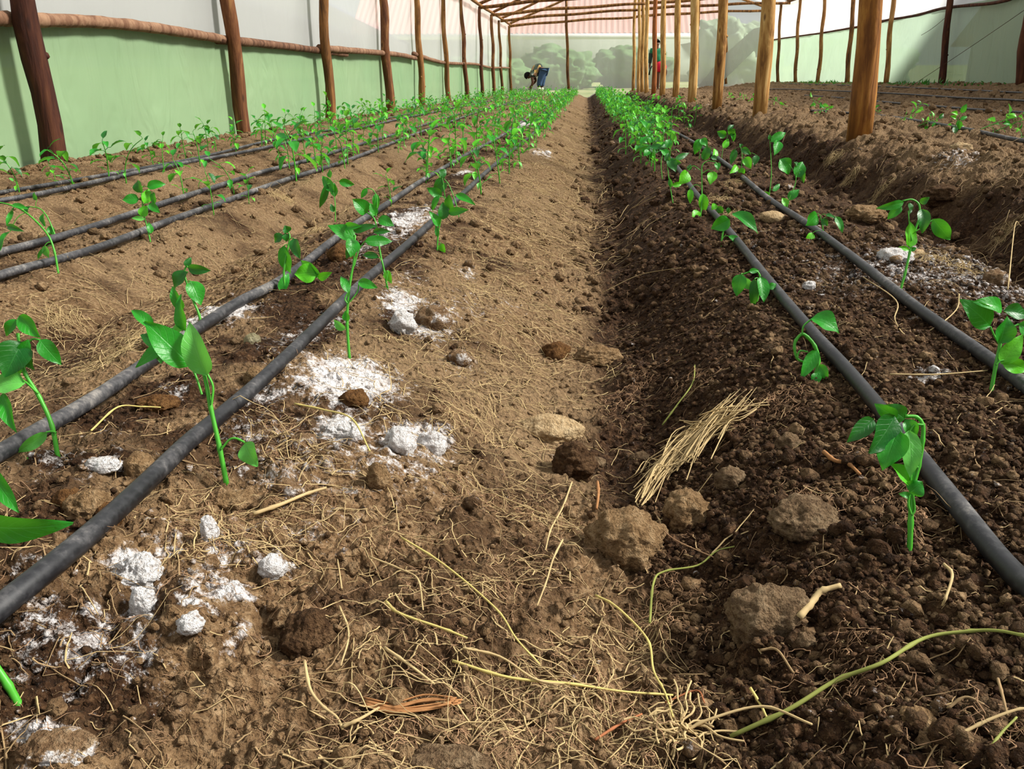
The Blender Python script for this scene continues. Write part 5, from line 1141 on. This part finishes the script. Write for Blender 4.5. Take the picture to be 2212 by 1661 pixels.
# mid-distance plants read one by one: (base u, base v, top v)
MID = [
 (42, 415, 330, 'seedling at the far left edge against the green wall'), (160, 412, 306, 'tall seedling just right of the dark nearest post'), (122, 402, 348, 'short seedling in front of the nearest post'),
 (236, 388, 300, 'seedling against the green wall, second right of the nearest post'), (273, 396, 308, 'seedling paired close with the one right of the nearest post'), (332, 362, 302, 'slim seedling on the wall bed with a hooked top'),
 (355, 372, 312, 'leafy little seedling beside a hooked slim one on the wall bed'), (402, 345, 280, 'thin seedling on the wall bed with a tuft at its tip'), (433, 360, 284, 'seedling on the wall bed leaning right'),
 (467, 325, 266, 'tall thin seedling between the first two wall posts, rightmost'), (510, 330, 290, 'seedling at the foot of the second wall post, left side'), (574, 316, 256, 'tall seedling right of the second wall post'),
 (462, 466, 388, 'seedling between the pipes of the second bed'), (398, 428, 342, 'spindly seedling on the back edge of the second bed'), (506, 420, 345, 'bushy seedling behind the second bed pipes'), (538, 440, 382, 'broad low seedling lying over a second bed pipe'),
 (640, 392, 272, 'tallest dark seedling of the second bed'), (603, 350, 300, 'seedling left of the tallest dark one on the second bed'), (697, 373, 300, 'bright seedling right of the tallest dark one'), (745, 365, 290, 'upright seedling on the second bed past the tallest dark one'),
 (655, 300, 256, 'seedling on the wall bed left of the third wall post'), (690, 318, 262, 'seedling in front of the third wall post'), (735, 300, 246, 'seedling right of the third wall post'),
 (845, 445, 380, 'curled dark seedling behind the second left pipe, mid distance'), (975, 362, 305, 'seedling with a drooped head left of the nearest left pipe'), (925, 392, 330, 'seedling with hanging leaves on the second left pipe'),
 (1025, 395, 330, 'seedling straddling the nearest left pipe far up'), (1085, 372, 312, 'round bushy seedling on the nearest left pipe far up'), (1120, 345, 300, 'seedling right of the round bushy one'), (1035, 330, 290, 'seedling on the second left pipe far up'),
 (1072, 318, 282, 'dark seedling on the second left pipe far up'), (800, 330, 270, 'seedling on the second bed below the fourth wall post'), (860, 330, 285, 'seedling alone on the slope of the second bed'),
 (1375, 318, 268, 'seedling on the furrow edge, far right bed'), (1385, 335, 285, 'light seedling on the furrow edge, right bed'), (1420, 330, 290, 'seedling between the right pipes, far up'),
 (1478, 268, 228, 'dark seedling outside the right pipes, far up'), (1500, 272, 232, 'darkest clump seedling outside the right pipes'), (1465, 262, 226, 'seedling left of the darkest clump outside the right pipes'), (1488, 285, 250, 'light low leaves outside the right pipe'),
]
def seed_at(u, v, vt, label, full=True):
    g = ground(u, v); h = (v - vt) * depth(g) / FPX
    return plant(g.x, g.y, max(.5, min(1.7, h / HR)), label, 'pepper seedlings at mid distance', full)
for (u, v, vt, lb) in MID: seed_at(u, v, vt, lb)
# wilted seedlings lying on the far right bed
for i, (u, v, lb) in enumerate([(1790, 240, 'wilted seedling lying left of the thickest post'), (1760, 245, 'wilted seedling on the pipe left of the thickest post'), (1900, 245, 'wilted seedling lying right of the thickest post'), (1945, 262, 'broad-leaved wilted seedling right of the thickest post'),
   (1985, 272, 'wilted seedling under the third right pipe'), (2060, 285, 'wilted seedling between clods on the far right bed'), (2150, 290, 'flat wilted seedling at the right edge, upper one'), (2190, 304, 'flat wilted seedling at the right edge, lower one'),
   (1622, 220, 'wilted seedling left of the second middle post'), (1590, 216, 'wilted seedling between second and third middle posts'), (1700, 232, 'wilted seedling right of the second middle post'), (1570, 213, 'wilted seedling beside the third middle post'), (2120, 280, 'wilted seedling near the right edge on the pipe')]):
    g = ground(u, v); plant(g.x, g.y, 1.05, lb, 'wilted seedlings on the far right bed', True, tilt=random.choice([-1.15, 1.15, 1.3]))
# rows running on to the far end
ROWS = [(-.36, 3.3, .33, 'right row of bed left of furrow'), (-.66, 3.6, .33, 'left row of bed left of furrow'), (-1.22, 4.0, .40, 'right row of second bed'), (-1.48, 4.2, .40, 'left row of second bed'),
        (-2.02, 5.5, .42, 'right row by green wall'), (-2.3, 5.2, .42, 'left row by green wall'), (.34, 4.2, .26, 'left row of bed right of furrow'), (.47, 4.6, .30, 'middle row of bed right of furrow'), (.74, 8.8, .55, 'outer row of bed right of furrow')]
cand = []
for X, y0, st, nm in ROWS:
    y = y0
    while y < YE - .8:
        cand.append((y, X + random.gauss(0, .03), nm)); y += st * random.uniform(.75, 1.25)
cand.sort()
quota = 298 - NLIVE[0]
far_stuff = [[] for _ in range(10)]
for i, (y, x, nm) in enumerate(cand):
    if i < quota:
        plant(x, y, random.uniform(1.05, 1.5), 'small pepper seedling, %s, %s' % (nm, 'part way' if y < 10 else 'far end'), 'row seedlings, ' + nm + (', nearer' if y < 10 else ', farther'), y < 6)
    else: far_stuff[i % 10].append((x, y))
mb_all = MB(); ii = []
allm = ['stem', 'leaf', 'leaf_dark', 'leaf_lime', 'leaf_light']; VV = []; FF = []; mi = []; b = 0; UV = []
for k in range(10):
    _, _, _, vs, fs, idx, mats = META[k]; A = np.array([v[:] for v in vs])
    for (x, y) in far_stuff[k]:
        a = random.uniform(0, 6.28); s = random.uniform(1.0, 1.45); R = np.array([[math.cos(a), -math.sin(a), 0], [math.sin(a), math.cos(a), 0], [0, 0, 1]])
        VV.append(A @ R.T * s + np.array([x, y, Hf(x, y)])); FF += [tuple(i + b for i in f) for f in fs]; mi += [allm.index(mats[j]) for j in idx]; b += len(A)
if VV:
    me = bpy.data.meshes.new('far_seedlings'); me.from_pydata([tuple(p) for p in np.concatenate(VV)], [], FF)
    for m_ in allm: me.materials.append(M[m_])
    me.polygons.foreach_set('material_index', mi); me.update()
    o = bpy.data.objects.new('far_seedlings', me); C.objects.link(o); tag(o, 'mass of green seedlings at the far end of the beds', kind='stuff')
# weeds at the foot of the right wall
mb = MB(); g = random.Random(9)
for k in range(420):
    y = g.uniform(13, 27); x = XR - g.uniform(.05, .4); z = Hf(x, y); h = g.uniform(.01, .06) * (1 + .8 * math.sin(y * .9)) ; p = Vector((x, y, z)); q = p + Vector((g.gauss(0, .03), g.gauss(0, .03), abs(h)))
    V, F, uv = leaf_geo(p, q, .02, Vector((-1, -1, .2)), nu=3); mb.add(V, F, uv)
tag(mb.build('weeds', M['leaf_dark']), 'low dark weeds along the foot of the right wall', kind='stuff')

# ================================================================ LIGHT
sc = bpy.context.scene
wd = bpy.data.worlds.new('sky'); sc.world = wd; wd.use_nodes = True; nt = wd.node_tree
bg = nt.nodes['Background']; 
tc = nt.nodes.new('ShaderNodeTexCoord'); ns = nt.nodes.new('ShaderNodeTexNoise'); ns.inputs['Scale'].default_value = 2.2; ns.inputs['Detail'].default_value = 5
rp = nt.nodes.new('ShaderNodeValToRGB'); rp.color_ramp.elements[0].position = .35; rp.color_ramp.elements[0].color = (.62, .70, .84, 1); rp.color_ramp.elements[1].position = .6; rp.color_ramp.elements[1].color = (.95, .95, .96, 1)
nt.links.new(tc.outputs['Generated'], ns.inputs['Vector']); nt.links.new(ns.outputs['Fac'], rp.inputs[0]); nt.links.new(rp.outputs[0], bg.inputs[0]); bg.inputs[1].default_value = .52
sun = bpy.data.lights.new('sun', 'SUN'); sun.energy = 8.5; sun.angle = math.radians(11); sun.color = (1, .96, .90)
so = bpy.data.objects.new('sun', sun); C.objects.link(so)
so.rotation_euler = Vector((1.0, .08, .88)).to_track_quat('Z', 'Y').to_euler()
sc.view_settings.view_transform = 'Standard'; sc.view_settings.look = 'None'; sc.view_settings.gamma = 1; sc.view_settings.use_curve_mapping = False
sc.view_settings.exposure = 0.42
cy = sc.cycles
cy.use_adaptive_sampling = True; cy.adaptive_threshold = .03; cy.max_bounces = 5; cy.diffuse_bounces = 4; cy.glossy_bounces = 2; cy.transmission_bounces = 3; cy.transparent_max_bounces = 12
cy.use_denoising = True; cy.sample_clamp_indirect = 4; cy.caustics_reflective = False; cy.caustics_refractive = False
